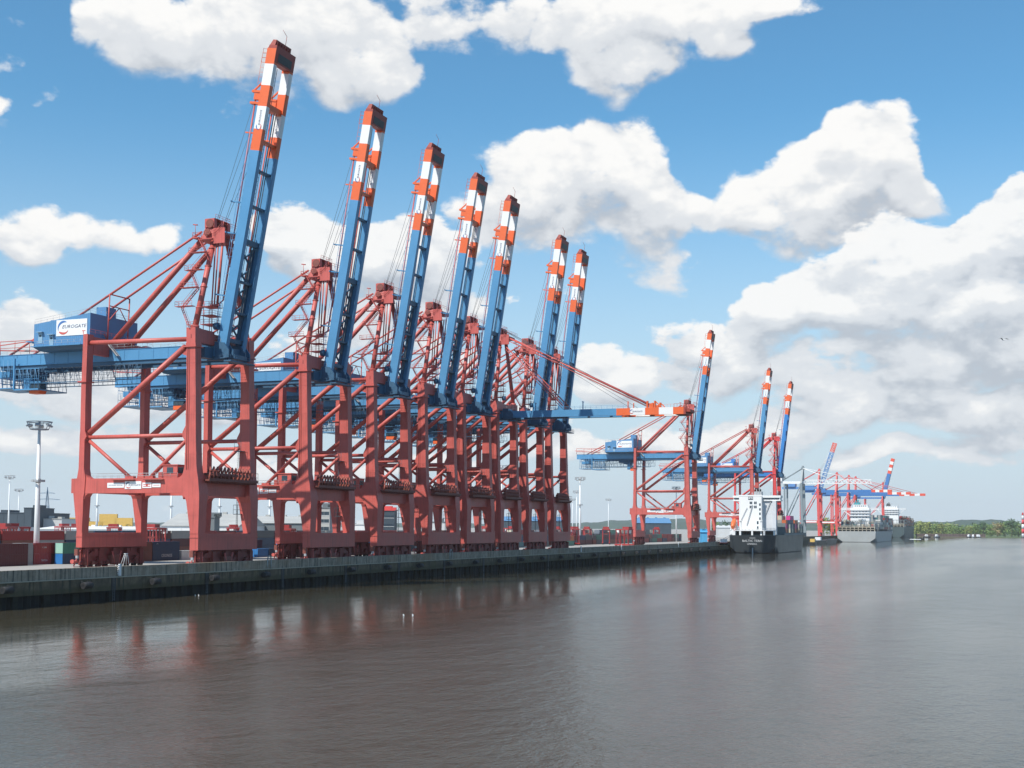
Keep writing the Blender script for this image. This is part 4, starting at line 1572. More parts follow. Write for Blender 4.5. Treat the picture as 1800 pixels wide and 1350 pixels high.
    while x < 640:
        L = 12.19
        for t in range(2):
            auto(rnd.choice(pal), L, x, Y1, t, 'in the front row, ' + ('lower' if t == 0 else 'upper'))
        x += L + rnd.choice((.5, .5, 2.6))
    # second row, three high
    Y2 = 262.0
    mass = []
    x = 246.0
    top = ['grey', 'maroon', 'maroon', 'red', 'red', 'grey', 'navy', 'navy', 'maroon', 'grey']
    i = 0
    while x < 600:
        L = 12.19
        for t in range(3):
            if t < 2:
                mass.append((rnd.choice(['maroon', 'grey', 'navy', 'brown']), L, x, Y2, GZ + t * 2.6))
                continue
            c = top[i] if (i < len(top) and t == 2) else rnd.choice(['maroon', 'grey', 'navy', 'brown', 'maroon', 'red', 'dark grey'])
            tx = [('*', .55, 1.9, 1.5), ('Samskip', 1.15, 6.4, 1.35)] if (i == 7 and t == 2) else None
            auto(c, L, x, Y2, t, 'in the second row, ' + ('bottom', 'middle', 'top')[t], text=tx)
        x += L + .6
        i += 1
    # far blocks past the tight row
    x = 655.0
    while x < 900:
        L = rnd.choice((6.06, 12.19))
        y = 226
        for t in range(2):
            auto(rnd.choice(['navy', 'teal', 'maroon', 'orange', 'green', 'red', 'navy', 'dark grey', 'brown']), L, x, y, t, 'in far front row, ' + ('lower', 'upper')[t])
        x += L + rnd.choice((.4, .4, 1.2))
    x = 700.0
    while x < 1000:
        L = 12.19
        y = 275
        auto(rnd.choice(['green', 'navy', 'dark grey', 'maroon', 'red', 'white', 'cream', 'white']), L, x, y, 3, 'atop the far row', z=GZ + 5.2)
        mass += [('dark grey', L, x, y, GZ), ('dark grey', L, x, y, GZ + 2.6)]
        x += L + rnd.choice((.4, 1.2))
    stack_mass('container_stacks', mass)
    # yellow blocks in the distance, far left
    for px, nm, tiers in ((96, 'just left of the nearest crane', 5), (127, 'hard against the nearest landside leg', 5), (152, 'inside the nearest portal, far left of it', 4),
                          (176, 'inside the nearest portal, by the thin mast', 6), (203, 'inside the nearest portal, above the straddle carrier', 5)):
        for t in range(tiers):
            c = 'yellow' if t >= tiers - 3 else 'grey'
            p = spot(bear(px), 900)
            tn = ('lowest', 'second lowest', 'third from the ground', 'fourth from the ground', 'fifth from the ground', 'topmost')
            container(c, 12.19, p[0], p[1], t, '%s container, %s, far stack %s' % (c, 'topmost' if t == tiers - 1 else tn[t], nm), 'far yellow and grey container stacks', rz=math.atan2(-math.cos(YAW), math.sin(YAW)),
                      z=GZ + 1.2 + t * 2.6)


containers()


# ------------------------------------------------------------------ light masts
def light_mast(px, d, top_z, label, r=.75):
    x, y = spot(bear(px), d)
    m = empty('light_mast', (x, y, GZ), label=label, cat='light mast', group='floodlight masts on the terminal')
    H = top_z - GZ
    mb = MB()
    mb.prism([[(math.cos(a * math.tau / 12) * rr, math.sin(a * math.tau / 12) * rr, z) for a in range(12)] for rr, z in ((r, 0), (r * .78, H * .45), (r * .42, H))], True)
    mb.build('mast_pole', WHT, m)
    mb = MB()
    R0 = 3.0
    for zz, rr in ((H + .1, R0 * .72), (H + 1.9, R0)):
        for i in range(12):
            a, b = i * math.tau / 12, (i + 1) * math.tau / 12
            mb.beam((rr * math.cos(a), rr * math.sin(a), zz), (rr * math.cos(b), rr * math.sin(b), zz), .18, .22)
    for i in range(12):
        a = i * math.tau / 12
        mb.tube((R0 * .72 * math.cos(a), R0 * .72 * math.sin(a), H + .1), (R0 * math.cos(a), R0 * math.sin(a), H + 1.9), .06, 4)
        if i % 3 == 0:
            mb.beam((0, 0, H + .1), (R0 * .72 * math.cos(a), R0 * .72 * math.sin(a), H + .1), .15, .2)
    mb.tube((0, 0, H - .2), (0, 0, H + 2.0), .3, 8)
    mb.build('lamp_ring', STEEL, m)
    for i in range(6):
        a = (i + .5) * math.tau / 6
        f = MB()
        f.beam((math.cos(a) * 2.4, math.sin(a) * 2.4, H + 1.3), (math.cos(a) * 3.1, math.sin(a) * 3.1, H + .8), .9, .35)
        f.build('floodlight', STEEL, m)
    if r > .6:
        mb = MB()
        zz = H * .62
        for i in range(8):
            a, b = i * math.tau / 8, (i + 1) * math.tau / 8
            mb.beam((1.5 * math.cos(a), 1.5 * math.sin(a), zz), (1.5 * math.cos(b), 1.5 * math.sin(b), zz), .3, .5)
        mb.tube((0, 0, zz - .5), (0, 0, zz + .5), r * .8, 8)
        mb.build('service_ring', STEEL, m)


light_mast(67, 318, 31.0, 'tall white floodlight mast left of the nearest crane, behind the maroon containers', .78)
light_mast(17, 760, 34.0, 'thin white light mast at the far left beside the dark hall', .6)
light_mast(34, 900, 30.0, 'shorter thin light mast just left of the tall white mast', .55)
for px, d, l in ((172, 880, 'light mast seen through the portal of the nearest crane, left opening'),
                 (302, 880, 'light mast seen through the nearest portal, right of its middle leg'),
                 (387, 880, 'light mast seen between the two waterside legs of the nearest crane'),
                 (475, 880, 'light mast just right of the nearest crane'),
                 (597, 880, 'thick light mast seen between second and third crane'),
                 (845, 640, 'light mast seen between the legs of the fifth crane'),
                 (882, 600, 'light mast seen under the lowered-boom crane'),
                 (1020, 735, 'tall white light mast just right of the tight crane row'),
                 (1014, 1010, 'second, lower light mast hard left of the tall white one beyond the crane row'),
                 (1007, 1300, 'small dark light mast beyond the end of the crane row'),
                 (1070, 1300, 'small light mast over the containers left of the lone crane'),
                 (1189, 900, 'white light mast seen inside the portal of the lone crane'),
                 (1250, 1100, 'light mast between the lone crane and the crane behind the ship')):
    light_mast(px, d, 34.0, l, .95 if d == 880 else .75 if d < 900 else .5)


# ------------------------------------------------------------------ straddle carriers
SCRED = mat('straddle_red_paint', (.36, .035, .035), .5, .15, .5, .2)


def straddle_carrier():
    m = empty('straddle_carrier', (0, 0, 0))
    mb = MB()
    for x in (-4.2, -1.4, 1.4, 4.2):
        for y in (-2.2, 2.2):
            mb.box(x - .16, x + .16, y - .15, y + .15, 1.0, 9.6)
    mb.build('frame_legs', SCRED, m)
    mb = MB()
    for y in (-2.2, 2.2):
        mb.box(-5.2, 5.2, y - .35, y + .35, .7, 1.5)
        mb.box(-4.6, 4.6, y - .3, y + .3, 9.4, 10.0)
        mb.beam((-4.2, y, 9.4), (-1.4, y, 1.5), .15, .15)
        mb.beam((4.2, y, 9.4), (1.4, y, 1.5), .15, .15)
    for x in (-4.2, 4.2):
        mb.box(x - .3, x + .3, -1.9, 1.9, 9.35, 10.05)
    mb.box(-4.4, 0, -1.8, 1.8, 10.12, 11.3)
    mb.build('top_frame', SCRED, m)
    mb = MB()
    mb.prism([[(4.5, -2.3, 8.0), (6.2, -2.3, 8.2), (6.2, -.7, 8.2), (4.5, -.7, 8.0)], [(4.5, -2.3, 9.9), (6.0, -2.3, 9.9), (6.0, -.7, 9.9), (4.5, -.7, 9.9)]])
    mb.build('cab', WHT, m)
    mb = MB()
    mb.box(-3.1, 3.1, -1.2, 1.2, 6.4, 7.0)
    for x in (-2.8, 2.8):
        for y in (-1.0, 1.0):
            mb.tube((x, y, 7.0), (x, y, 9.5), .05, 4)
    mb.build('spreader', DRED, m)
    for x in (-4.2, -1.4, 1.4, 4.2):
        for y in (-2.2, 2.2):
            w = MB()
            w.tube((x, y - .25, .6), (x, y + .25, .6), .6, 14, smooth=False)
            w.build('wheel', PILE, m)
    return m


sc0 = straddle_carrier()
first = True
for px, d, rz, l in ((12, 395, 20, 'red straddle carrier at the left picture edge behind maroon containers'),
                     (30, 420, -10, 'red straddle carrier just left of the tall white mast'),
                     (112, 560, 60, 'small red straddle carrier left of the nearest crane'),
                     (134, 570, 40, 'small red straddle carrier half behind the nearest landside leg'),
                     (203, 470, 30, 'red straddle carrier seen through the nearest portal before yellow stacks'),
                     (274, 400, 15, 'red straddle carrier framed by the nearest crane portal'),
                     (411, 520, 40, 'low red straddle carrier between the waterside legs of the nearest crane'),
                     (505, 400, 20, 'dark red straddle carrier between first and second crane'),
                     (852, 800, 10, 'red straddle carrier seen under the fifth crane'),
                     (897, 820, 60, 'red straddle carrier seen under the lowered-boom crane'),
                     (980, 800, 20, 'red straddle carrier seen under the last crane of the row'),
                     (1008, 700, 40, 'red straddle carrier right of the tight crane row by the masts'),
                     (1033, 760, 10, 'red straddle carrier beside the tall white mast, its right side'),
                     (1066, 740, 15, 'wide red straddle carrier in the middle of the gap'),
                     (1098, 660, 70, 'tall red straddle carrier left of the lone crane foot'),
                     (1154, 900, 20, 'red straddle carrier inside the lone crane portal'),
                     (1220, 1000, 50, 'red straddle carrier by the right leg of the lone crane')):
    o = sc0 if first else copy_tree(sc0)
    first = False
    x, y = spot(bear(px), d)
    o.location = (x, y, GZ)
    o.rotation_euler = (0, 0, R(rz))
    o.scale = (.88, .88, .88)
    tag(o, l, 'straddle carrier', 'straddle carriers working the terminal')


# ------------------------------------------------------------------ halls and buildings behind
def hall(px0, px1, d, z0, z1, depth, wallm, roofm, name, label, pitch=0.0, wins=None, roofz=None):
    a, b = Vector((*spot(bear(px0), d), 0)), Vector((*spot(bear(px1), d), 0))
    ang = math.atan2(b.y - a.y, b.x - a.x)
    L = (b - a).length
    m = empty(name, (a.x, a.y, GZ), ang, label=label, cat='building')
    H = z1 - GZ
    mb = MB()
    mb.box(0, L, 0, depth, 0, H)
    k = max(1, int(L / 7))
    for i in range(k + 1):
        mb.box(L * i / k - .12, L * i / k + .12, -.12, 0, 0, H)
    mb.build('wall', wallm, m)
    mb = MB()
    if pitch > 0:
        mb.prism([[(-.5, -.6, H), (-.5, depth + .6, H), (-.5, depth / 2, H + pitch)], [(L + .5, -.6, H), (L + .5, depth + .6, H), (L + .5, depth / 2, H + pitch)]])
        for i in range(4):
            c = L * (i + .5) / 4
            mb.box(c - 1, c + 1, depth * .5 - 1, depth * .5 + 1, H + pitch - .4, H + pitch + .7)
    else:
        mb.box(-.3, L + .3, -.3, depth + .3, H, H + .5)
        mb.box(L * .2, L * .2 + 4, depth * .3, depth * .6, H + .5, H + 2.2)
        mb.box(L * .7, L * .7 + 2.5, depth * .3, depth * .5, H + .5, H + 1.6)
    mb.build('roof', roofm, m)
    if wins:
        nx, nz, w, h = wins
        for i in range(nx):
            for j in range(nz):
                cx = L * (i + .5) / nx
                cz = H * (j + .6) / (nz + .3)
                f = MB()
                f.box(cx - w / 2, cx + w / 2, -.06, -.005, cz - h / 2, cz + h / 2)
                f.cur = 1
                f.box(cx - w / 2 - .1, cx + w / 2 + .1, -.12, -.005, cz - h / 2 - .15, cz - h / 2)
                f.build('window', [GLASS, WHT], m)
    return m


LIGHT = mat('pale_hall_cladding', (.55, .56, .56), .7, .1, .05)
ROOFL = mat('weathered_grey_roof', (.40, .40, .38), .8, .22, .12)
ROOFD = mat('dark_grey_roof', (.15, .17, .18), .8, .15, .1)
SLATE = mat('slate_blue_cladding', (.045, .065, .085), .7, .15, .1)
hall(-40, 56, 800, 0, 14.5, 70, SLATE, SLATE, 'dark_hall', 'huge dark slate blue hall at the far left edge', 0)
hall(44, 56.5, 799, 0, 17.5, 40, SLATE, SLATE, 'hall_tower', 'higher dark block with slanted top at the right end of the dark hall', 0)
hall(62, 250, 640, 0, 5.6, 60, WHT, mat('white_roof_sheet', (.72, .72, .70), .6, .08, .1), 'white_warehouse', 'long white low warehouse behind the containers at the far left', 1.4)
hall(58, 110, 820, 0, 11.0, 30, LIGHT, ROOFL, 'grey_hall', 'pale grey hall right of the tall white mast, below yellow stacks', 0)
hall(286, 420, 560, 0, 7.6, 60, WHT, ROOFL, 'white_warehouse', 'long white warehouse with weathered roof behind the nearest crane', 5.5, (12, 1, 2.6, 1.4))
hall(366, 378, 540, 0, 11.0, 10, ROOFD, ROOFD, 'grey_annex', 'small grey annex before the white warehouse', 0)
hall(440, 560, 620, 0, 9.0, 50, ROOFD, ROOFL, 'grey_warehouse', 'dark grey warehouse with light roof seen between first and second crane', 3.5)
hall(561, 580, 560, 0, 15.5, 14, mat('office_render', (.42, .42, .40), .8, .1, .1), ROOFD, 'office_block', 'grey five-storey office block seen between the legs of the second crane', 0, (2, 5, 2.2, 1.5))
hall(620, 645, 620, 0, 8.5, 20, WHT, LIGHT, 'white_office', 'low white office seen between second and third crane', 0, (5, 2, 1.6, 1.0))
hall(668, 694, 600, 0, 15.0, 14, SLATE, REDF, 'dark_office', 'dark office building with a red roof edge seen under the third crane', 0, (4, 4, 1.6, 1.1))
hall(756, 800, 700, 0, 10.0, 30, LIGHT, ROOFD, 'grey_warehouse', 'grey shed glimpsed under the fourth crane', 0)
hall(868, 990, 1150, 0, 13.0, 40, SLATE, mat('blue_roof', (.10, .24, .42), .6, .1, .1), 'blue_roofed_hall', 'far hall with a blue roof seen under the last three cranes of the row', 4)
hall(1120, 1180, 1250, 0, 12.0, 40, SLATE, mat('blue_roof', (.10, .24, .42), .6, .1, .1), 'blue_roofed_hall', 'far hall with a blue roof seen inside the lone crane', 5)
hall(1262, 1300, 1300, 0, 8.0, 30, LIGHT, LIGHT, 'pale_shed', 'pale low shed between the lone crane and the ship bridge', 2)
hall(1232, 1243, 760, 0, 5.4, 8, mat('sky_blue_sheet', (.08, .35, .60), .5, .15, .4), mat('sky_blue_sheet', (.08, .35, .60), .5), 'blue_hut', 'bright blue hut on the quay right of the lone crane', 1.2)


# power pylon on the far left
def pylon():
    x, y = spot(bear(84), 1500)
    m = empty('power_pylon', (x, y, GZ), R(20), label='lattice power pylon on the skyline right of the tall white mast', cat='pylon')
    mb = MB()
    H = 52
    for sx in (-1, 1):
        for sy in (-1, 1):
            mb.beam((sx * 5, sy * 5, 0), (sx * 1.4, sy * 1.4, H * .6), .45, .45)
            mb.beam((sx * 1.4, sy * 1.4, H * .6), (0, 0, H), .4, .4)
    for i in range(7):
        z = H * .6 * i / 7
        w = 5 - 3.6 * i / 7
        w2 = 5 - 3.6 * (i + 1) / 7
        for s in (-1, 1):
            mb.beam((-w, s * w, z), (w2, s * w2, z + H * .6 / 7), .25, .25)
            mb.beam((s * w, -w, z), (s * w2, w2, z + H * .6 / 7), .25, .25)
    mb.build('lattice_tower', DBLUE, m)
    mb = MB()
    for z, w in ((H * .72, 15), (H * .86, 9)):
        for s in (-1, 1):
            mb.beam((0, 0, z + 1.6), (0, s * w, z), .3, .3)
            mb.beam((0, 0, z), (0, s * w, z), .3, .3)
    mb.build('crossarm', DBLUE, m)


pylon()


# ------------------------------------------------------------------ ships
def hull(mb, L, B, deck, flare=1.0, stern_w=.86, n=26, bow_rake=9.0, tuck=True, sheer=2.5):
    """hull shell: x from stern 0 to bow L, y from -B/2 to B/2, water level at z = 0"""
    secs = []
    for i in range(n + 1):
        t = i / n
        x = t * L
        bt = max(0.0, (t - .80) / .20)
        hb_d = B / 2 * (1 - bt ** 2.4)
        hb_w = B / 2 * (1 - min(1, max(0.0, (t - .72) / .26)) ** 1.7)
        if t < .10:
            k = 1 - t / .10
            hb_w *= 1 - .30 * k * k
        zd = deck + sheer * max(0, (t - .82) / .18) ** 1.5
        zb = -4.0
        if tuck and t < .06:
            zb = -4 + 4.3 * (1 - t / .06)
        xo = bow_rake * bt ** 2
        hb_d, hb_w = max(hb_d, .15), max(hb_w, .12)
        mid = hb_w + (hb_d - hb_w) * (.45 + .45 * max(0.0, 1 - t / .12))
        secs.append([(x + xo, -hb_d, zd), (x + xo * .5, -mid, deck * .36), (x, -hb_w, .3), (x, -hb_w * .75, zb), (x, 0, zb - .4 if t > .06 else zb),
                     (x, hb_w * .75, zb), (x, hb_w, .3), (x + xo * .5, mid, deck * .36), (x + xo, hb_d, zd)])
    mb.prism(secs)


def bridge_windows(m, x, y0, y1, z, n, face=-1, w=1.0, h=.8, name='window'):
    for i in range(n):
        c = y0 + (y1 - y0) * (i + .5) / n
        f = MB()
        f.box(x + face * .06, x + face * .004, c - w / 2, c + w / 2, z - h / 2, z + h / 2) if face < 0 else f.box(x + .004, x + .06, c - w / 2, c + w / 2, z - h / 2, z + h / 2)
        f.build(name, GLASS, m)


def feeder_ship():
    B, L = 27.0, 128.0
    X0, yc = 757.0, 147.3
    m = empty('container_ship', (X0, yc, WZ), label='black-hulled feeder ship with white bridge at its stern, moored right of the cranes', cat='ship', group='ships moored along the quay')
    black = mat('black_hull_paint', (.018, .024, .028), .45, .2, .12, .1, dirt=(.05, .045, .04))
    mb = MB()
    hull(mb, L, B, 10.3)
    h = mb.build('hull', black, m)
    t = MB()
    t.text('BALTIC TERN', 1.75, (-.02, .2, 7.0), (0, -1.1, 0), (0, 0, 1), .06)
    t.text('LIMASSOL', 1.2, (-.02, .2, 5.2), (0, -1.1, 0), (0, 0, 1), .06)
    t.box(-.1, 0, -1.6, 1.8, 8.6, 8.8)
    t.build('lettering', LWHT, h)
    t = MB()
    t.box(-.35, .3, -.35, .35, -1.0, 3.0)
    t.build('rudder_post', STEEL, h)
    mb = MB()
    mb.box(3, L * .8, -B / 2 + .4, B / 2 - .4, 10.2, 10.6)
    mb.build('deck', mat('green_deck', (.08, .12, .10), .8), m)
    # mooring deck: white rail house above a dark open strip
    mb = MB()
    mb.box(.6, 8, -B / 2 + 1, B / 2 - 1, 12.8, 13.2)
    for y in (-12.3, -6.6, 0.4, 7.4, 12.3):
        mb.box(.7, 1.3, y - .5, y + .5, 10.3, 12.8)
    mb.rail([(.7, -B / 2 + 1, 13.2), (.7, B / 2 - 1, 13.2)], 1.2, 2.0, .08)
    mb.cur = 1
    mb.box(6, 7, -B / 2 + 1.5, B / 2 - 1.5, 10.6, 12.8)
    mb.build('mooring_deck', [WHT, DARK], m)
    # superstructure
    mb = MB()
    mb.box(9.0, 21, -3.6, 9.6, 10.3, 33.0)
    mb.box(8.0, 9.2, 9.6, 11.2, 10.3, 15.5)
    w = mb.build('deckhouse', WHT, m)
    mb = MB()
    mb.box(14, 22, -9.6, -3.6, 10.3, 31.0)
    mb.box(11.5, 15, -11.6, -9.4, 10.3, 30.5)
    mb.build('deckhouse', mat('shaded_grey_white', (.55, .57, .60), .5, .06, .3), m)  # white block greyed: its shadow side is put into the colour
    mb = MB()
    mb.box(13, 20, -14.0, 14.2, 30.4, 31.0)
    mb.box(13, 20, -14.0, 14.2, 32.3, 33.6)
    mb.box(13.4, 19.6, -13.6, -3.7, 31.0, 32.3)
    mb.box(13.4, 19.6, 9.7, 13.8, 31.0, 32.3)
    mb.box(9.0, 9.4, -4.0, 10.0, 32.9, 33.9)
    b = mb.build('bridge_deck', WHT, m)
    mb = MB()
    mb.box(13.25, 13.39, -13.2, -3.8, 31.25, 32.1)
    mb.box(13.25, 13.39, 9.9, 13.4, 31.25, 32.1)
    mb.build('window_band', GLASS, b)
    for y in (1.9, .2, -.9 - 1.6, -1.0):
        pass
    for y in (2.6, 0.0):
        for z in (29.2, 26.8):
            for dy in (-.42, .42):
                f = MB()
                f.box(8.93, 8.995, y + dy - .35, y + dy + .35, z - .75, z + .75)
                f.build('window', GLASS, w)
    for z in (28.2, 25.4, 22.8, 20.0):
        f = MB()
        f.box(8.93, 8.995, -3.1, -2.2, z - .7, z + .7)
        f.build('window', GLASS, w)
    for z in (17.6, 14.6):
        f = MB()
        f.box(8.93, 8.995, -1.8, -.8, z - .9, z + .9)
        f.build('window', GLASS, w)
    mb = MB()
    mb.box(8.9, 8.995, 1.4, 4.2, 31.0, 32.8)
    mb.cur = 1
    mb.box(8.85, 8.9, 1.7, 3.9, 31.5, 32.5)
    mb.cur = 0
    mb.box(8.8, 8.85, 2.1, 3.4, 31.75, 32.2)
    mb.build('funnel_badge', [SLATE, WHT], w)
    mb = MB()       # outside ladders across the white wall, antennas
    mb.beam((8.6, 5.0, 16.0), (8.6, 1.6, 28.0), .12, .5)
    mb.beam((8.6, 8.4, 19.0), (8.6, 4.8, 26.4), .12, .3)
    mb.beam((13.6, -4.4, 21), (13.6, -8.2, 30.4), .3, .5)
    for y, hh in ((-1.2, 6.5), (-2.4, 5), (.4, 3.8), (3.0, 2.0), (-12, 3), (12.6, 2.2), (-8, 3.2)):
        mb.tube((15, y, 33.5), (15, y, 33.6 + hh), .14, 5)
        mb.tube((14.4, y - .6, 33.4 + hh * .7), (15.6, y + .6, 33.4 + hh * .7), .1, 4)
    mb.build('antenna_mast', STEEL, m)
    mb = MB()
    mb.cur = 1
    mb.box(15, 20, -2.4, 2.0, 33.61, 36.0)
    mb.cur = 0
    for y in (-1.6, -.6, .6, 1.4):
        mb.tube((17, y, 36), (17, y, 37.6), .45, 8)
    mb.build('funnel', [DARK, STEEL], m)
    for y in (7.4, -4.6):
        mb = MB()
        mb.box(2.0, 3.2, y - .55, y + .55, 10.3, 18.4)
        mb.box(1.6, 3.6, y - .9, y + .9, 18.4, 18.9)
        mb.build('kingpost', WHT, m)
    # lifeboat in its sloping rack
    mb = MB()
    for y in (10.6, 13.0):
        mb.beam((.5, y, 13.0), (7.5, y, 18.6), .35, .5)
        mb.box(6.8, 7.3, y - .2, y + .2, 10.3, 18.2)
    mb.box(.4, 8.0, 10.2, 13.3, 10.3, 12.6)
    lb = mb.build('lifeboat_rack', WHT, m)
    mb = MB()
    secs = []
    for i in range(9):
        t = i / 8
        r = 1.55 * math.sin(math.pi * (.08 + .84 * t)) ** .5
        cx, cz = .4 + 6.6 * t, 14.6 + 4.6 * t
        secs.append([(cx - .5 * r * math.sin(a), 11.8 + r * math.cos(a), cz + 1.25 * r * math.sin(a)) for a in [k * math.tau / 12 for k in range(12)]])
    mb.prism(secs, True)
    mb.build('lifeboat', mat('lifeboat_orange', (.75, .16, .04), .4), lb)
    # cargo gear and bulwark forward
    mb = MB()
    mb.box(30, 112, -13.3, -13.0, 10.3, 11.6)
    for i in range(7):
        mb.box(34 + i * 11, 34.8 + i * 11, -13.2, 13, 10.6, 17.5)
    mb.build('cell_guide', mat('grey_deck_steel', (.14, .17, .18), .6, .2), m)
    mb = MB()
    mb.tube((112, 0, 10), (112, 0, 27), .5, 8, .25)
    mb.beam((112, -1.5, 22), (112, 1.5, 22), .25, .25)
    mb.build('foremast', STEEL, m)
    pal = ['orange', 'pink', 'orange', 'maroon', 'grey', 'cream', 'teal', 'navy', 'pink', 'red']
    rnd = random.Random(3)
    for b in range(4):
        for r in range(4):
            tiers = (3, 4, 3, 4)[(b + r) % 4] if b < 3 else 2
            for t in range(tiers):
                c = pal[(b * 3 + r * 2 + t) % len(pal)] if r else ('orange', 'pink', 'orange', 'pink')[t] if b % 2 == 0 else ('cream', 'grey', 'navy', 'pink')[t]
                container(c, 12.19 if b else 6.06, X0 + 36 + b * 17 + (0 if b else 2), yc - 12.8 + r * 2.6, 0,
                          '%s container on the black-hulled ship, %s bay, %s layer, %s stack' % (c, ('aftmost', 'second', 'third', 'foremost')[b], ('bottom', 'second', 'third', 'top')[t], ('river-side', 'inner river-side', 'inner quay-side', 'quay-side')[r]),
                          'deck cargo of the black-hulled ship', z=WZ + 11.7 + t * 2.6)
    # mooring lines to the quay
    mb = MB()
    for (a, bb) in (((.5, 12.4, 10.8), (-52, 17.0, 6.6)), ((.5, 12.0, 10.6), (-30, 17.0, 6.6))):
        A_, B_ = Vector(a), Vector(bb)
        pts = [A_.lerp(B_, i / 8) - Vector((0, 0, 1.6 * math.sin(math.pi * i / 8))) for i in range(9)]
        mb.path(pts, .12, 4)
    mb.build('mooring_line', ROPE, m)


feeder_ship()


def big_ship(px_l, d, B, L, deck, hullm, name_l, label, funnelm, houses, seed, pal, lower=None):
    yc0 = spot(bear(px_l), d)
    X0, yc = yc0[0], yc0[1] - B / 2
    m = empty('container_ship', (X0, yc, WZ), label=label, cat='ship', group='ships moored along the quay')
    mb = MB()
    hull(mb, L, B, deck, sheer=3.5, bow_rake=12)
    if lower:
        pass
    h = mb.build('hull', hullm, m)
    mb = MB()      # stern gallery with openings
    mb.box(.4, 10, -B / 2 + .6, B / 2 - .6, deck + 4.0, deck + 4.7)
    n = 9
    for i in range(n + 1):
        y = -B / 2 + 1.2 + (B - 2.4) * i / n
        mb.box(.5, 1.6, y - .35, y + .35, deck, deck + 4.0)
    mb.box(.5, .8, -B / 2 + 1, B / 2 - 1, deck + 1.8, deck + 2.3)
    mb.rail([(.6, -B / 2 + 1, deck + 4.7), (.6, B / 2 - 1, deck + 4.7)], 1.3, 3.0, .12)
    mb.cur = 1
    mb.box(6, 8, -B / 2 + 1, B / 2 - 1, deck, deck + 4.0)
    mb.build('stern_gallery', [mat('buff_steel', (.42, .38, .30), .7, .2), DARK], m)
    hx, hz, bw = houses
    mb = MB()
    mb.box(hx, hx + 14, -bw / 2, bw / 2, deck, hz)
    mb.box(hx + 2, hx + 10, -bw / 2 + 2, bw / 2 - 3, hz, hz + 3.2)
    w = mb.build('deckhouse', WHT, m)
    mb = MB()
    mb.box(hx + 3, hx + 9, -B / 2 - .5, B / 2 + .5, hz - 2.6, hz - 1.8)
    mb.box(hx + 3, hx + 9, -B / 2 - .5, B / 2 + .5, hz - 1.0, hz - .2)
    for y in (-B / 2 + 5, B / 2 - 5):
        s = 1 if y > 0 else -1
        mb.beam((hx + 4, y + s * 3, hz - 2.6), (hx + 4, y - s * 5, hz - 9), .7, .7)
    b = mb.build('bridge_deck', WHT, m)
    bridge_windows(b, hx + 2, -bw / 2 + 3, bw / 2 - 4, hz + 1.8, 6, -1, 1.6, 1.0)
    for zz in (hz - 4.5, hz - 7.6, hz - 10.7):
        bridge_windows(w, hx, -bw / 2 + 1.5, bw / 2 - 1.5, zz, 5, -1, 1.1, 1.0)
    mb = MB()
    for zz in (hz - 3.0, hz - 6.1, hz - 9.2):
        mb.box(hx - 1.6, hx, -bw / 2 - 1.5, bw / 2 + 1.5, zz, zz + .25)
        mb.rail([(hx - 1.5, -bw / 2 - 1.4, zz + .25), (hx - 1.5, bw / 2 + 1.4, zz + .25)], 1.1, 2.2, .07)
    mb.build('deck_gallery', mat('shaded_grey_white', (.55, .57, .60)), w)
    mb = MB()
    fx = hx + 15
    mb.prism([[(fx, 1, deck), (fx + 7, 1, deck), (fx + 7, 9, deck), (fx, 9, deck)], [(fx + 1, 2, hz + 6), (fx + 6, 2, hz + 6), (fx + 6, 8, hz + 6), (fx + 1, 8, hz + 6)]])
    mb.tube((fx + 3, 4, hz + 6), (fx + 3, 4, hz + 9), .9, 8)
    mb.tube((fx + 4, 6.5, hz + 6), (fx + 4, 6.5, hz + 8), .7, 8)
    mb.build('funnel', funnelm, m)
    mb = MB()
    mb.tube((hx + 6, 0, hz + 3), (hx + 6, 0, hz + 10), .35, 6, .15)
    mb.tube((hx + 6, -bw / 2, hz), (hx + 6, -bw / 2, hz + 6), .2, 5)
    mb.beam((hx + 6, -2.5, hz + 7), (hx + 6, 2.5, hz + 7), .3, .3)
    mb.build('radar_mast', STEEL, m)
    # lashing bridges between the bays
    mb = MB()
    k = 0
    x = 14
    while x < L * .86:
        for y in range(int(-B / 2) + 2, int(B / 2) - 1, 5):
            mb.box(x, x + .7, y, y + .7, deck, deck + 11)
        mb.box(x, x + .8, -B / 2 + 1, B / 2 - 1, deck + 5.6, deck + 6.2)
        mb.box(x, x + .8, -B / 2 + 1, B / 2 - 1, deck + 10.6, deck + 11.2)
        x += 15
    mb.build('lashing_bridge', mat('grey_deck_steel', (.14, .17, .18), .6, .2), m)
    rnd = random.Random(seed)
    x = 16.0
    bay = 0
    mass = []
    while x < L * .84:
        if not (hx - 14 < x < hx + 15):
            lim = 4 if x < hx else 6
            for r in range(int((B - 3) / 2.6)):
                tiers = max(1, lim - rnd.choice((0, 0, 1, 1, 2, 3)))
                for t in range(tiers):
                    c = rnd.choice(pal)
                    show = seed == 11 and (bay == 0 or r < 1) and bay < 6
                    if show:
                        container(c, 12.19, X0 + x, yc - B / 2 + 1.4 + r * 2.6, 0, '%s container on light grey ship, %s bay, %s, %s layer' % (c, ('aftmost', 'second', 'third', 'fourth', 'fifth', 'sixth')[bay], ('river edge', 'second from river', 'third from river', 'fourth from river', 'left of middle', 'in the middle', 'right of middle', 'seventh inboard', 'eighth inboard', 'ninth inboard', 'tenth inboard', 'next to quay edge', 'quay edge', 'far quay edge', 'last')[r], ('bottom', 'second', 'third', 'fourth', 'fifth', 'top')[t]),
                                  'deck cargo of the light grey ship', z=WZ + deck + 2.3 + t * 2.6)
                    else:
                        mass.append((c, 12.19, X0 + x, yc - B / 2 + 1.4 + r * 2.6, WZ + deck + 2.3 + t * 2.6))
        x += 15
        bay += 1
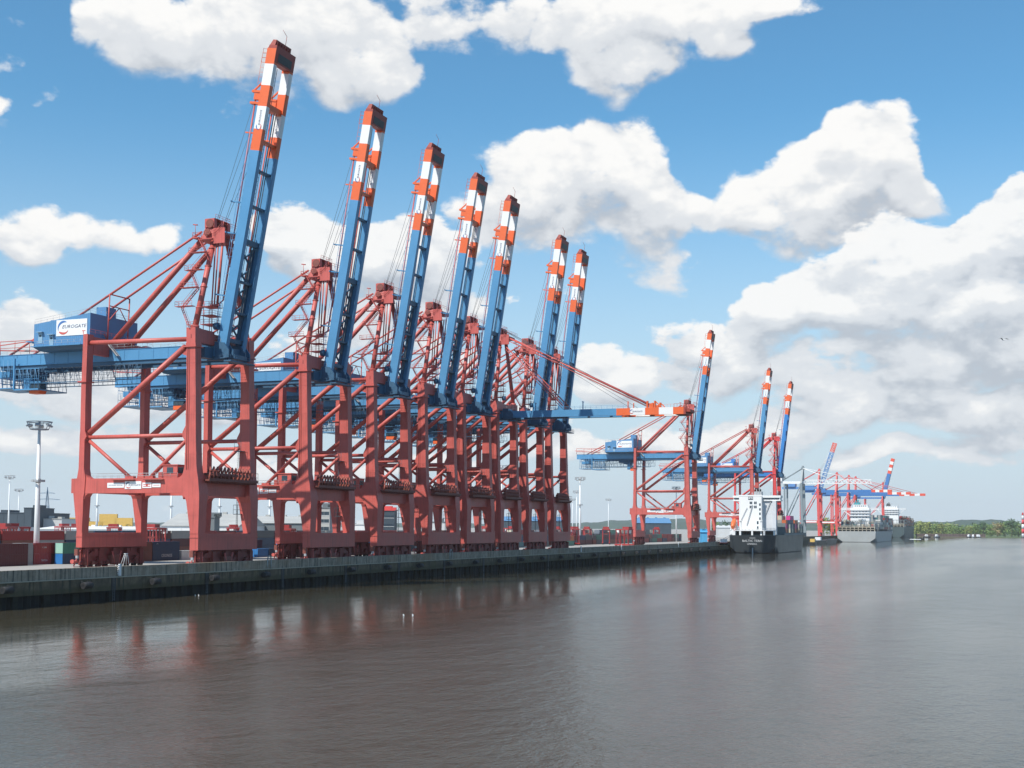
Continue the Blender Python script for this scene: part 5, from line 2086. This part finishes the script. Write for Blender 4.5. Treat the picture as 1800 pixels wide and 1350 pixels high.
    stack_mass('deck_cargo', mass)
    return m


GREYH = mat('light_grey_hull', (.33, .35, .35), .5, .18, .06, .25, dirt=(.28, .17, .10))
big_ship(1471, 1395, 40, 235, 11.5, GREYH, 'light grey ship', 'light grey hulled container ship, stern towards the viewer, teal funnel top', mat('teal_funnel', (.05, .28, .32), .5), (34, 37, 20), 11,
         ['grey', 'cream', 'red', 'white', 'teal', 'maroon', 'navy', 'grey'])
big_ship(1536, 2060, 46, 250, 17.0, mat('dark_green_grey_hull', (.050, .080, .085), .5, .2, .06, .1), 'farthest ship', 'dark grey-green hulled ship farthest right with black funnel and white bridge', DARK, (26, 47, 24), 12,
         ['red', 'maroon', 'orange', 'red', 'brown', 'grey'])


def barge():
    x, y = spot(bear(1441), 1190)
    m = empty('barge', (x, y, WZ), R(0), label='low dark barge moored between the black-hulled and the light grey ship', cat='barge')
    mb = MB()
    mb.prism([[(0, -5, -1), (0, 5, -1), (0, 6, 3.6), (0, -6, 3.6)], [(70, -5, -1), (70, 5, -1), (70, 6, 3.6), (70, -6, 3.6)], [(84, -1, 1), (84, 1, 1), (86, 1.5, 4.6), (86, -1.5, 4.6)]])
    mb.box(0, 78, -6.1, -5.9, 3.6, 4.3)
    mb.build('hull', mat('black_hull_paint', (.018, .024, .028)), m)
    mb = MB()
    mb.box(4, 12, 0, 5, 3.6, 6.4)
    mb.build('wheelhouse', WHT, m)
    x, y = spot(bear(1434), 1140)
    m = empty('tug_boat', (x, y + 4, WZ), label='small yellow and black work boat just right of the black bow', cat='boat')
    mb = MB()
    hull(mb, 18, 6, 2.4, sheer=1.0, bow_rake=1.5, tuck=False)
    mb.build('hull', DARK, m)
    mb = MB()
    mb.box(6, 12, -2, 2, 2.2, 5.2)
    mb.build('wheelhouse', mat('container_yellow', C_COL['yellow']), m)
    x, y = spot(bear(1612), 1790)
    m = empty('motor_boat', (x, y, WZ), R(-60), label='tiny dark motor boat with a white wake below the farthest ship', cat='boat')
    mb = MB()
    hull(mb, 9, 3, 1.3, sheer=.6, bow_rake=1.2, tuck=False)
    mb.box(3, 6, -1, 1, 1.2, 2.6)
    mb.build('hull', DARK, m)
    mb = MB()
    for s in (-1, 1):
        mb.prism([[(-9, s * 2.2, 0), (4, s * 1.6, .1), (4, s * 2.6, .1), (-9, s * 6, 0)], [(-8, s * 3, .35), (4, s * 1.8, .5), (4, s * 2.2, .5), (-8, s * 5, .3)]])
    w = mb.build('wake', mat('white_foam', (.75, .77, .78), .9), m)


barge()


# ------------------------------------------------------------------ far cranes with single pylons
def pylon_crane(x, y, apex, girder, gauge, red, boomm, label, gw=1.7, boom='down', ang=78, blen=55, truss=False, tipm=True, W=16.0, land=24):
    m = empty('gantry_crane', (x, y, GZ), label=label, cat='gantry crane', group='far gantry cranes beyond the black-hulled ship')

    def L(z):
        return z - GZ
    for u in (0, W):
        mb = MB()
        mb.beam((u, 1.0, 0), (u, 2.2, L(girder + 1)), 1.8, 2.4)
        mb.build('waterside_leg', red, m)
        mb = MB()
        mb.beam((u, gauge, 0), (u, gauge, L(girder + 1)), 1.4, 1.6)
        mb.build('landside_leg', red, m)
        mb = MB()
        mb.box(u - .6, u + .6, 2.4, gauge - .7, L(13.5), L(16))
        mb.tube((u, 3, L(girder - 1)), (u, gauge - .6, L(17)), .5, 8)
        mb.build('portal_frame', red, m)
    for v in (1.0, gauge):
        mb = MB()
        mb.box(.8, W - .8, v - .7, v + .7, L(1.5), L(3.6))
        mb.box(.8, W - .8, v - .5, v + .5, L(14), L(16))
        mb.box(.7, W - .7, v - .4, v + .4, L(girder - 1), L(girder + 1.0))
        mb.build('cross_beam', red, m)
    mb = MB()
    mb.box(-.65, -.61, 3.4, gauge - 1.4, L(14.1), L(15.4))
    mb.build('sign_board', WHT, m)
    c = W / 2
    for s in (-1, 1):
        mb = MB()
        mb.beam((c + s * (W / 2 - .5), 2.0, L(girder + 1)), (c + s * 1.0, 1.4, L(apex)), 1.5, 1.8)
        mb.build('apex_leg', red, m)
    mb = MB()
    mb.box(c - 2.6, c + 2.6, .2, 3.0, L(apex - 1.2), L(apex + .8))
    mb.box(c - 1.2, c + 1.2, .6, 2.4, L(apex + .8), L(apex + 2.4))
    mb.build('apex_head', red, m)
    for u in (c - 2.4, c + 2.4):
        mb = MB()
        mb.tube((u, 1.8, L(apex)), (u, gauge + land * .7, L(girder + 2)), .35, 6)
        mb.build('backstay', red, m)
    for u in (c - 3.4, c + 2.4):
        mb = MB()
        mb.box(u, u + 1.2, -.5, gauge + land, L(girder + 1.05), L(girder + 3.4))
        mb.build('main_girder', boomm, m)
    mb = MB()
    mb.box(c - 5, c + 5, gauge + land * .3, gauge + land * .3 + 11, L(girder + 3.5), L(girder + 9))
    mb.build('machinery_house', boomm, m)
    A = R(ang if boom == 'up' else 0)
    ax, nx = Vector((0, -math.cos(A), math.sin(A))), Vector((0, math.sin(A), math.cos(A)))
    B0 = Vector((0, -1.0, L(girder + 1.1)))

    def P(u, s, t):
        return Vector((u, 0, 0)) + B0 + ax * s + nx * t
    for u in (c - 3.4, c + 2.4):
        mb = MB()
        b1 = blen * (.62 if tipm else 1.0)
        if tipm == 'orange':
            b1 = blen * .80
        bands = [(0, b1, 0)]
        if tipm:
            q = (blen - b1) / 5
            bands += [(b1 + q * i, b1 + q * (i + 1), 1 if tipm == 'orange' else 1 + i % 2) for i in range(5)]
        for s0, s1, mi in bands:
            mb.cur = mi
            if truss:
                for t in (0, 3.4):
                    mb.beam(P(u + .5, s0, t), P(u + .5, s1, t), .55, .55)
                k = max(1, int((s1 - s0) / 4.2))
                for i in range(k):
                    a, b_ = s0 + (s1 - s0) * i / k, s0 + (s1 - s0) * (i + 1) / k
                    h = (a + b_) / 2
                    mb.beam(P(u + .5, a, 0), P(u + .5, h, 3.4), .35, .35)
                    mb.beam(P(u + .5, h, 3.4), P(u + .5, b_, 0), .35, .35)
            else:
                mb.prism([[P(u, s0, 0), P(u + gw, s0, 0), P(u + gw, s0, gw * 1.7), P(u, s0, gw * 1.7)], [P(u, s1, 0), P(u + gw, s1, 0), P(u + gw, s1, gw * 1.7), P(u, s1, gw * 1.7)]])
        mb.build('boom_girder', [boomm, mat('tip_red', (.70, .09, .05), .5), WHT], m)
    mb = MB()
    for s in range(4, int(blen), 8):
        mb.beam(P(c - 2.4, s, 1.2), P(c + 2.6, s, 1.2), .4, .4)
    mb.build('cross_ties', boomm, m)
    for u in (c - 2.6, c + 2.6):
        mb = MB()
        for s in (blen * .9, blen * .45):
            mb.tube((u, 1.0, L(apex)), P(u, s, 2.6), .28 if boom != 'up' else .16, 6)
        mb.build('forestay', red if not truss else WHT, m)


YB = YQ2 + 3.5
BF = mat('far_crane_blue_paint', (.05, .17, .42), .45, .1, .2)
PALEB = mat('pale_blue_boom_paint', (.10, .23, .48), .45, .1, .2)
def at_line(px):
    """position along the quay where the line of sight through this image column meets the crane rail of the far quay"""
    b = bear(px)
    # solve spot(b, d).y == YB + 2
    d = (YB + 2) / (math.sin(YAW) - math.cos(YAW) * b)
    return spot(b, d)[0]


pylon_crane(at_line(1411) - 8, YB, 66, 50, 18, GREY, WHT, 'grey crane with slim pylon and white lattice boom reaching over the river', truss=True, blen=62, tipm=False, land=10)
pylon_crane(at_line(1440) - 8, YB, 68, 48, 20, REDF, PALEB, 'red crane with pale blue raised lattice boom and orange tip', boom='up', ang=72, blen=50, truss=True, land=20, tipm='orange')
pylon_crane(at_line(1471) - 8, YB, 70, 48, 20, REDF, BF, 'red far crane with pointed apex right behind the white lattice boom', blen=58)
pylon_crane(at_line(1492) - 8, YB, 71, 48, 22, REDF, BF, 'red far crane with lowered blue boom, left of its close twin', blen=70)
pylon_crane(at_line(1504) - 8, YB, 72, 48, 22, REDF, BF, 'red far crane with lowered blue boom and red-white tip, right twin', blen=82)
pylon_crane(at_line(1552) - 8, YB, 76, 52, 28, REDF, BF, 'farthest red crane with deep blue raised boom and red-white striped tip', boom='up', ang=76, blen=62, gw=3.0)


# ------------------------------------------------------------------ far bank: land, hills, trees
def far_bank():
    land = mat('far_meadow', (.09, .13, .05), .9, .3, .01)
    mb = MB()
    pts = []
    for px, d in ((1600, 2290), (1640, 2260), (1720, 2240), (1800, 2200), (1900, 2180), (2300, 2200)):
        pts.append(spot(bear(px), d))
    back = [spot(bear(px), 9000) for px in (2300, 1600)]
    vs = [(x, y, WZ + .9) for x, y in pts + back]
    vb = [(x, y, WZ - 2) for x, y in pts + back]
    mb.prism([vb[::-1], vs[::-1]])
    tag(mb.build('far_bank', land), kind='structure')
    # wooded hills on the skyline: long ridges with an uneven top
    hillm = mat('wooded_hill', (.035, .065, .045), .95, .45, .012, bump=2.0)
    rnd = random.Random(9)
    for nm, d, lo, hi, base, amp in (('hills', 5200, 1380, 2500, 34, 20), ('hills', 4300, 1690, 2500, 33, 14), ('hills', 6500, 940, 1700, 42, 16), ('hills', 7800, -400, 1000, 22, 10)):
        n = 130
        secs = []
        for i in range(n + 1):
            px = lo + (hi - lo) * i / n
            e = math.sin(math.pi * min(1, min(i, n - i) / (n * .12)) / 2)
            h = (base + amp * (math.sin(i * .11 + d) * .5 + math.sin(i * .31 + 2 * d) * .25 + math.sin(i * .9) * .10) + rnd.uniform(-1.6, 1.6)) * e
            a, b_, c = spot(bear(px), d - 250), spot(bear(px), d), spot(bear(px), d + 500)
            secs.append([(*a, GZ - 3), (*spot(bear(px), d - 120), GZ + h * .7), (*b_, GZ + h), (*c, GZ - 3)])
        mb = MB()
        mb.prism(secs, False)
        tag(mb.build(nm, hillm), kind='structure')


far_bank()


def leaf_mat(name, col):
    m = bpy.data.materials.new(name)
    m.use_nodes = True
    nt = m.node_tree
    p = nt.nodes['Principled BSDF']
    p.inputs['Roughness'].default_value = .8
    geo = N(nt, 'ShaderNodeNewGeometry')
    n1 = N(nt, 'ShaderNodeTexNoise')
    n1.inputs['Scale'].default_value = .35
    n1.inputs['Detail'].default_value = 4
    nt.links.new(geo.outputs['Position'], n1.inputs['Vector'])
    hs = N(nt, 'ShaderNodeHueSaturation')
    hs.inputs['Color'].default_value = (*col, 1)
    nt.links.new(maprange(nt, n1.outputs['Fac'], .3, .7, .55, 1.45), hs.inputs['Value'])
    nt.links.new(hs.outputs[0], p.inputs['Base Color'])
    return m


LEAFS = [leaf_mat('leaf_green', (.14, .215, .055)), leaf_mat('leaf_yellow_green', (.23, .26, .07)), leaf_mat('leaf_dark_green', (.065, .125, .05)), leaf_mat('leaf_tan', (.27, .21, .09))]
BARK = mat('bark', (.10, .08, .06), .9)


def tree(x, y, z, h, w, kind, label, seed, cat='tree', group='trees on the far bank'):
    rnd = random.Random(seed)
    m = empty('broadleaf_tree', (x, y, z), label=label, cat=cat, group=group)
    mb = MB()
    mb.tube((0, 0, -.5), (0, 0, h * .55), h * .03, 8, h * .015)
    for i in range(5):
        a = rnd.uniform(0, math.tau)
        mb.tube((0, 0, h * (.25 + .06 * i)), (math.cos(a) * w * .3, math.sin(a) * w * .3, h * (.5 + .07 * i)), h * .012, 5, h * .004)
    mb.build('trunk', BARK, m)
    mb = MB()
    clumps = []
    for i in range(15):
        a = rnd.uniform(0, math.tau)
        rr = rnd.random() ** .6
        zz = rnd.uniform(.22, .88)
        k = math.sin(math.pi * min(1, zz * .95)) ** .6
        clumps.append((math.cos(a) * rr * w * .38 * k, math.sin(a) * rr * w * .38 * k, zz * h, rnd.uniform(.13, .24) * w))
    clumps.append((0, 0, h * .8, .2 * w))
    for cx, cy, cz, r in clumps:
        for j in range(34):
            d = Vector((rnd.gauss(0, 1), rnd.gauss(0, 1), rnd.gauss(0, 1))).normalized() * r * rnd.uniform(.6, 1.08)
            p = Vector((cx, cy, cz)) + d
            s = rnd.uniform(.5, 1.15) * h / 20
            n1 = (d.normalized() + Vector((rnd.uniform(-.6, .6), rnd.uniform(-.6, .6), rnd.uniform(-.3, .6)))).normalized()
            t1 = n1.cross(Vector((0, 0, 1)))
            if t1.length < .1:
                t1 = Vector((1, 0, 0))
            t1.normalize()
            t2 = n1.cross(t1)
            mb.add([p - t1 * s, p - t2 * s * .8, p + t1 * s, p + t2 * s * .8], [[0, 1, 2, 3]])
    mb.build('crown', LEAFS[kind], m)


desc = ['green', 'yellow-green', 'dark green', 'tan leaved']
rnd = random.Random(21)
bank = [(1618, 22, 20, 1), (1631, 22, 18, 1), (1643, 21, 20, 0), (1655, 20, 18, 1), (1668, 17, 18, 0), (1680, 16, 18, 0), (1692, 18, 20, 0), (1704, 16, 16, 1), (1716, 19, 20, 0), (1728, 22, 18, 2),
        (1741, 17, 18, 0), (1753, 21, 24, 3), (1766, 23, 22, 0), (1778, 26, 22, 2), (1790, 22, 24, 0), (1803, 24, 24, 0), (1815, 22, 20, 1)]
where_t = ['beside the farthest ship', 'second right of the farthest ship', 'third right of the farthest ship', 'fourth right of the farthest ship', 'above the left part of the brown jetty', 'over the middle of the jetty',
           'just right of the jetty middle', 'over the jetty right half', 'above the small boats', 'right of the small boats', 'left of the tan tree', 'standing out tan by the water', 'right of the tan tree',
           'second right of the tan tree', 'left of the striped beacon', 'behind the striped beacon', 'right of the striped beacon']
for i, ((px, h, w, k), wt) in enumerate(zip(bank, where_t)):
    x, y = spot(bear(px), 2330 + rnd.uniform(-25, 30))
    tree(x, y, WZ + .9, h * 1.22, w * 1.25, k, '%s tree on the far bank, %s' % (desc[k], wt), 100 + i)
# trees behind the terminal
for px, d, h, k, l in ((393, 900, 16, 2, 'dark round tree above the white warehouse roof'), (330, 950, 12, 2, 'small dark tree above the warehouse ridge, left one'), (417, 900, 13, 2, 'dark tree right of the warehouse'),
                       (1255, 1500, 18, 0, 'green tree right of the lone crane'), (1275, 1550, 20, 2, 'dark green tree between lone crane and ship'), (1127, 1500, 16, 0, 'green tree left inside the lone crane'),
                       (1448, 1700, 24, 1, 'yellow-green tree behind the far red cranes'), (1462, 1700, 22, 0, 'green tree behind the far red cranes')):
    x, y = spot(bear(px), d)
    tree(x, y, GZ, h, h * 1.0, k, l, px, group='trees behind the terminal')


def forest():
    """the wood behind the far bank reads as one mass"""
    rnd = random.Random(4)
    mb = MB()
    for i in range(230):
        px = rnd.uniform(1560, 2100)
        d = rnd.uniform(2420, 2900)
        x, y = spot(bear(px), d)
        h = rnd.uniform(15, 25) * (1 + (d - 2400) / 1600)
        mb.cur = rnd.choice((0, 0, 1, 2))
        for j in range(70):
            dv = Vector((rnd.gauss(0, 1), rnd.gauss(0, 1), rnd.gauss(0, 1))).normalized()
            p = Vector((x, y, WZ + h * .55)) + Vector((dv.x * h * .5, dv.y * h * .5, dv.z * h * .45)) * rnd.uniform(.6, 1.05)
            s = rnd.uniform(1.2, 2.4)
            n1 = (dv + Vector((rnd.uniform(-.5, .5), rnd.uniform(-.5, .5), rnd.uniform(-.2, .6)))).normalized()
            t1 = n1.cross(Vector((0, 0, 1)))
            if t1.length < .1:
                continue
            t1.normalize()
            t2 = n1.cross(t1)
            mb.add([p - t1 * s, p - t2 * s, p + t1 * s, p + t2 * s], [[0, 1, 2, 3]])
    tag(mb.build('far_wood', LEAFS), kind='stuff')


forest()


def jetty():
    x, y = spot(bear(1610), 2215)
    a = Vector((*spot(bear(1610), 2215), 0))
    b = Vector((*spot(bear(1732), 2205), 0))
    m = empty('jetty', (a.x, a.y, WZ), math.atan2(b.y - a.y, b.x - a.x), label='long brown timber jetty along the foot of the far bank', cat='jetty')
    L = (b - a).length
    mb = MB()
    mb.box(0, L, 0, 4, 5.2, 6.0)
    mb.build('walkway', mat('dark_timber', (.20, .15, .13), .9, .3), m)
    mb = MB()
    i = 0
    while i * 2.4 < L:
        mb.box(i * 2.4, i * 2.4 + .9, 0, .6, -2, 5.2 + (i % 5 == 0) * 1.6)
        i += 1
    mb.box(0, L, 1.5, 2, 1.0, 5.2)
    mb.build('piles', mat('dark_timber', (.20, .15, .13)), m)
    for k, (px, l) in enumerate(((1623, 'white cabin boat at the left end of the brown jetty'), (1642, 'small white boat along the brown jetty'), (1700, 'dark boat with light cabin at the right jetty end'),
                                 (1709, 'light boat near the right jetty end'), (1718, 'grey boat next to the light boats by the trees'), (1722, 'rightmost small boat by the trees'))):
        x, y = spot(bear(px), 2192)
        o = empty('cabin_boat', (x, y, WZ), R(-50 + 15 * k), label=l, cat='boat', group='small boats at the far jetty')
        mb = MB()
        hull(mb, 13, 4, 1.8, sheer=.8, bow_rake=1.5, tuck=False)
        mb.build('hull', DARK if k % 2 == 0 else SLATE, o)
        mb = MB()
        mb.box(3, 8, -1.5, 1.5, 1.6, 4.2)
        mb.box(4, 7, -1.3, 1.3, 4.2, 5.4)
        mb.build('cabin', WHT, o)


jetty()


def beacon():
    x, y = spot(bear(1797.5), 2150)
    m = empty('striped_beacon', (x, y, WZ), label='slim red and white striped beacon tower at the right picture edge', cat='lighthouse')
    for i, mm in enumerate((STEEL, LREDF, WHT, LREDF, WHT)):
        mb = MB()
        z0, z1 = i * 7.6, (i + 1) * 7.6
        mb.prism([[(math.cos(a * math.tau / 14) * r, math.sin(a * math.tau / 14) * r, z) for a in range(14)] for r, z in ((2.5 - .02 * z0, z0), (2.5 - .02 * z1, z1))], True)
        mb.build('tower_band', mm, m)
    mb = MB()
    mb.tube((0, 0, 38), (0, 0, 38.5), 2.6, 14)
    mb.tube((0, 0, 38.5), (0, 0, 41), 1.5, 12, 1.3)
    mb.tube((0, 0, 41), (0, 0, 42.4), 1.7, 12, .1)
    mb.build('lantern', LREDF, m)


LREDF = mat('beacon_red', (.62, .05, .06), .5)
beacon()


# ------------------------------------------------------------------ things on the quay edge
def mooring_hoop(x, label):
    m = empty('rescue_hoop', (x, YQ - .02, .1), label=label, cat='guard hoop', group='pale hoops over the quay ladders')
    mb = MB()
    pts = [(-.75, -.1, -1.9), (-.75, -.1, .2), (-.55, -.1, .75), (0, -.1, 1.0), (.55, -.1, .75), (.75, -.1, .2), (.75, -.1, -1.9)]
    mb.path(pts, .15, 7)
    mb.build('hoop', mat('pale_grey_hoop', (.36, .37, .35), .6), m)


mooring_hoop(260.0, 'pale grey hoop on the quay edge under the nearest waterside bogies')
mooring_hoop(362.0, 'pale grey hoop on the quay edge below the fourth crane')


def edge_post(x, h, label):
    m = empty('marker_post', (x, YQ, .1), label=label, cat='marker post', group='white marker posts on the quay edge')
    mb = MB()
    mb.box(-.28, .28, -.34, -.05, -1.8, h)
    for i in range(5):
        mb.box(-.75, -.28, -.3, -.2, -1.5 + i * .4, -1.34 + i * .4)
    mb.build('board', WHT, m)


edge_post(206.6, .45, 'white marker post with rungs on the quay edge left of the nearest crane')
for x, px in ((486, 'nearest to the tight crane row'), (541, 'in the middle of the gap'), (640, 'by the lone crane')):
    edge_post(x, .5, 'small white marker post on the quay edge, %s' % px)


def trestle(x):
    m = empty('folding_trestle', (x, YQ + .6, .1), label='white trestle with orange box standing on the quay edge before the nearest crane', cat='trestle')
    mb = MB()
    for s in (-1, 1):
        mb.tube((s * .9, 0, 0), (s * .25, 0, 2.4), .045, 5)
        mb.tube((s * .9, .7, 0), (s * .25, .2, 2.4), .045, 5)
    mb.box(-.4, .4, -.1, .3, 2.3, 2.4)
    mb.build('frame', WHT, m)


trestle(209.5)

# gangway and truck-like flatbed by the ship stern
def flatbed(px, d, label):
    x, y = spot(bear(px), d)
    m = empty('flatbed_trailer', (x, y, GZ), label=label, cat='trailer')
    mb = MB()
    mb.box(0, 12.5, -1.2, 1.2, 1.1, 1.5)
    mb.build('chassis', RED2, m)
    mb = MB()
    mb.box(1.5, 10.5, -1.1, 1.1, 1.5, 3.4)
    mb.build('load', WHT, m)
    for xx in (1.5, 2.9, 9.5, 10.9):
        w = MB()
        w.tube((xx, -1.3, .55), (xx, 1.3, .55), .55, 12, smooth=False)
        w.build('wheel', PILE, m)


flatbed(1268, 735, 'white load on a red flatbed on the quay just left of the black ship')


# gulls
def gull(x, y, z, label, size=1.0, flying=False):
    o = MB()
    secs = []
    for i in range(7):
        t = i / 6
        r = .10 * math.sin(math.pi * (.1 + .85 * t)) * size + .01
        secs.append([((t - .5) * .55 * size, r * math.cos(a), r * .8 * math.sin(a) + .05 * t * size) for a in [k * math.tau / 8 for k in range(8)]])
    o.prism(secs, True)
    o.cur = 1
    if flying:
        for s in (-1, 1):
            o.prism([[(-.1 * size, s * .04, .08), (.16 * size, s * .04, .08), (.16 * size, s * .04, .11), (-.1 * size, s * .04, .11)],
                     [(-.08 * size, s * .38 * size, .24 * size), (.14 * size, s * .38 * size, .24 * size), (.14 * size, s * .38 * size, .27 * size), (-.08 * size, s * .38 * size, .27 * size)],
                     [(-.16 * size, s * .75 * size, .10 * size), (-.06 * size, s * .75 * size, .10 * size), (-.06 * size, s * .75 * size, .115 * size), (-.16 * size, s * .75 * size, .115 * size)]])
    else:
        o.tube((.24 * size, 0, .05 * size), (.30 * size, 0, .17 * size), .045 * size, 6)
        o.tube((.28 * size, 0, .18 * size), (.36 * size, 0, .17 * size), .05 * size, 6, .01)
    b = o.build('gull', [WHT, mat('gull_grey', (.30, .31, .32), .8)])
    b.location = (x, y, z)
    b.rotation_euler = (0, 0, R(40))
    tag(b, label, 'gull', 'gulls by the quay')


for px, py, l in ((347, 1049, 'white gull floating beneath the quay wall, left one'), (353, 1049, 'white gull floating beneath the quay wall, right one'),
                  (712, 1083, 'white gull floating in the crane reflections, left one'), (728, 1083, 'white gull floating in the crane reflections, right one')):
    d = 14.65 * 2300 / (py - 924 - (px / 1800) * 6.0)
    x, y = spot(bear(px), d)
    gull(x, y, WZ + .04, l, 1.15)
x, y = spot(bear(1768), 240)
gull(x, y, 43.0, 'gull gliding in front of the clouds at the right', 1.4, True)


def haze_box():
    """the moist air over the harbour"""
    mb = MB()
    mb.box(-3900, 14500, -14500, 7000, -13, 262)
    m = bpy.data.materials.new('haze')
    m.use_nodes = True
    nt = m.node_tree
    nt.nodes.clear()
    o, pv = N(nt, 'ShaderNodeOutputMaterial'), N(nt, 'ShaderNodeVolumePrincipled')
    pv.inputs['Density'].default_value = .000045
    pv.inputs['Color'].default_value = (.94, .97, 1.0, 1)
    nt.links.new(pv.outputs[0], o.inputs['Volume'])
    tag(mb.build('haze', m), kind='stuff')


haze_box()
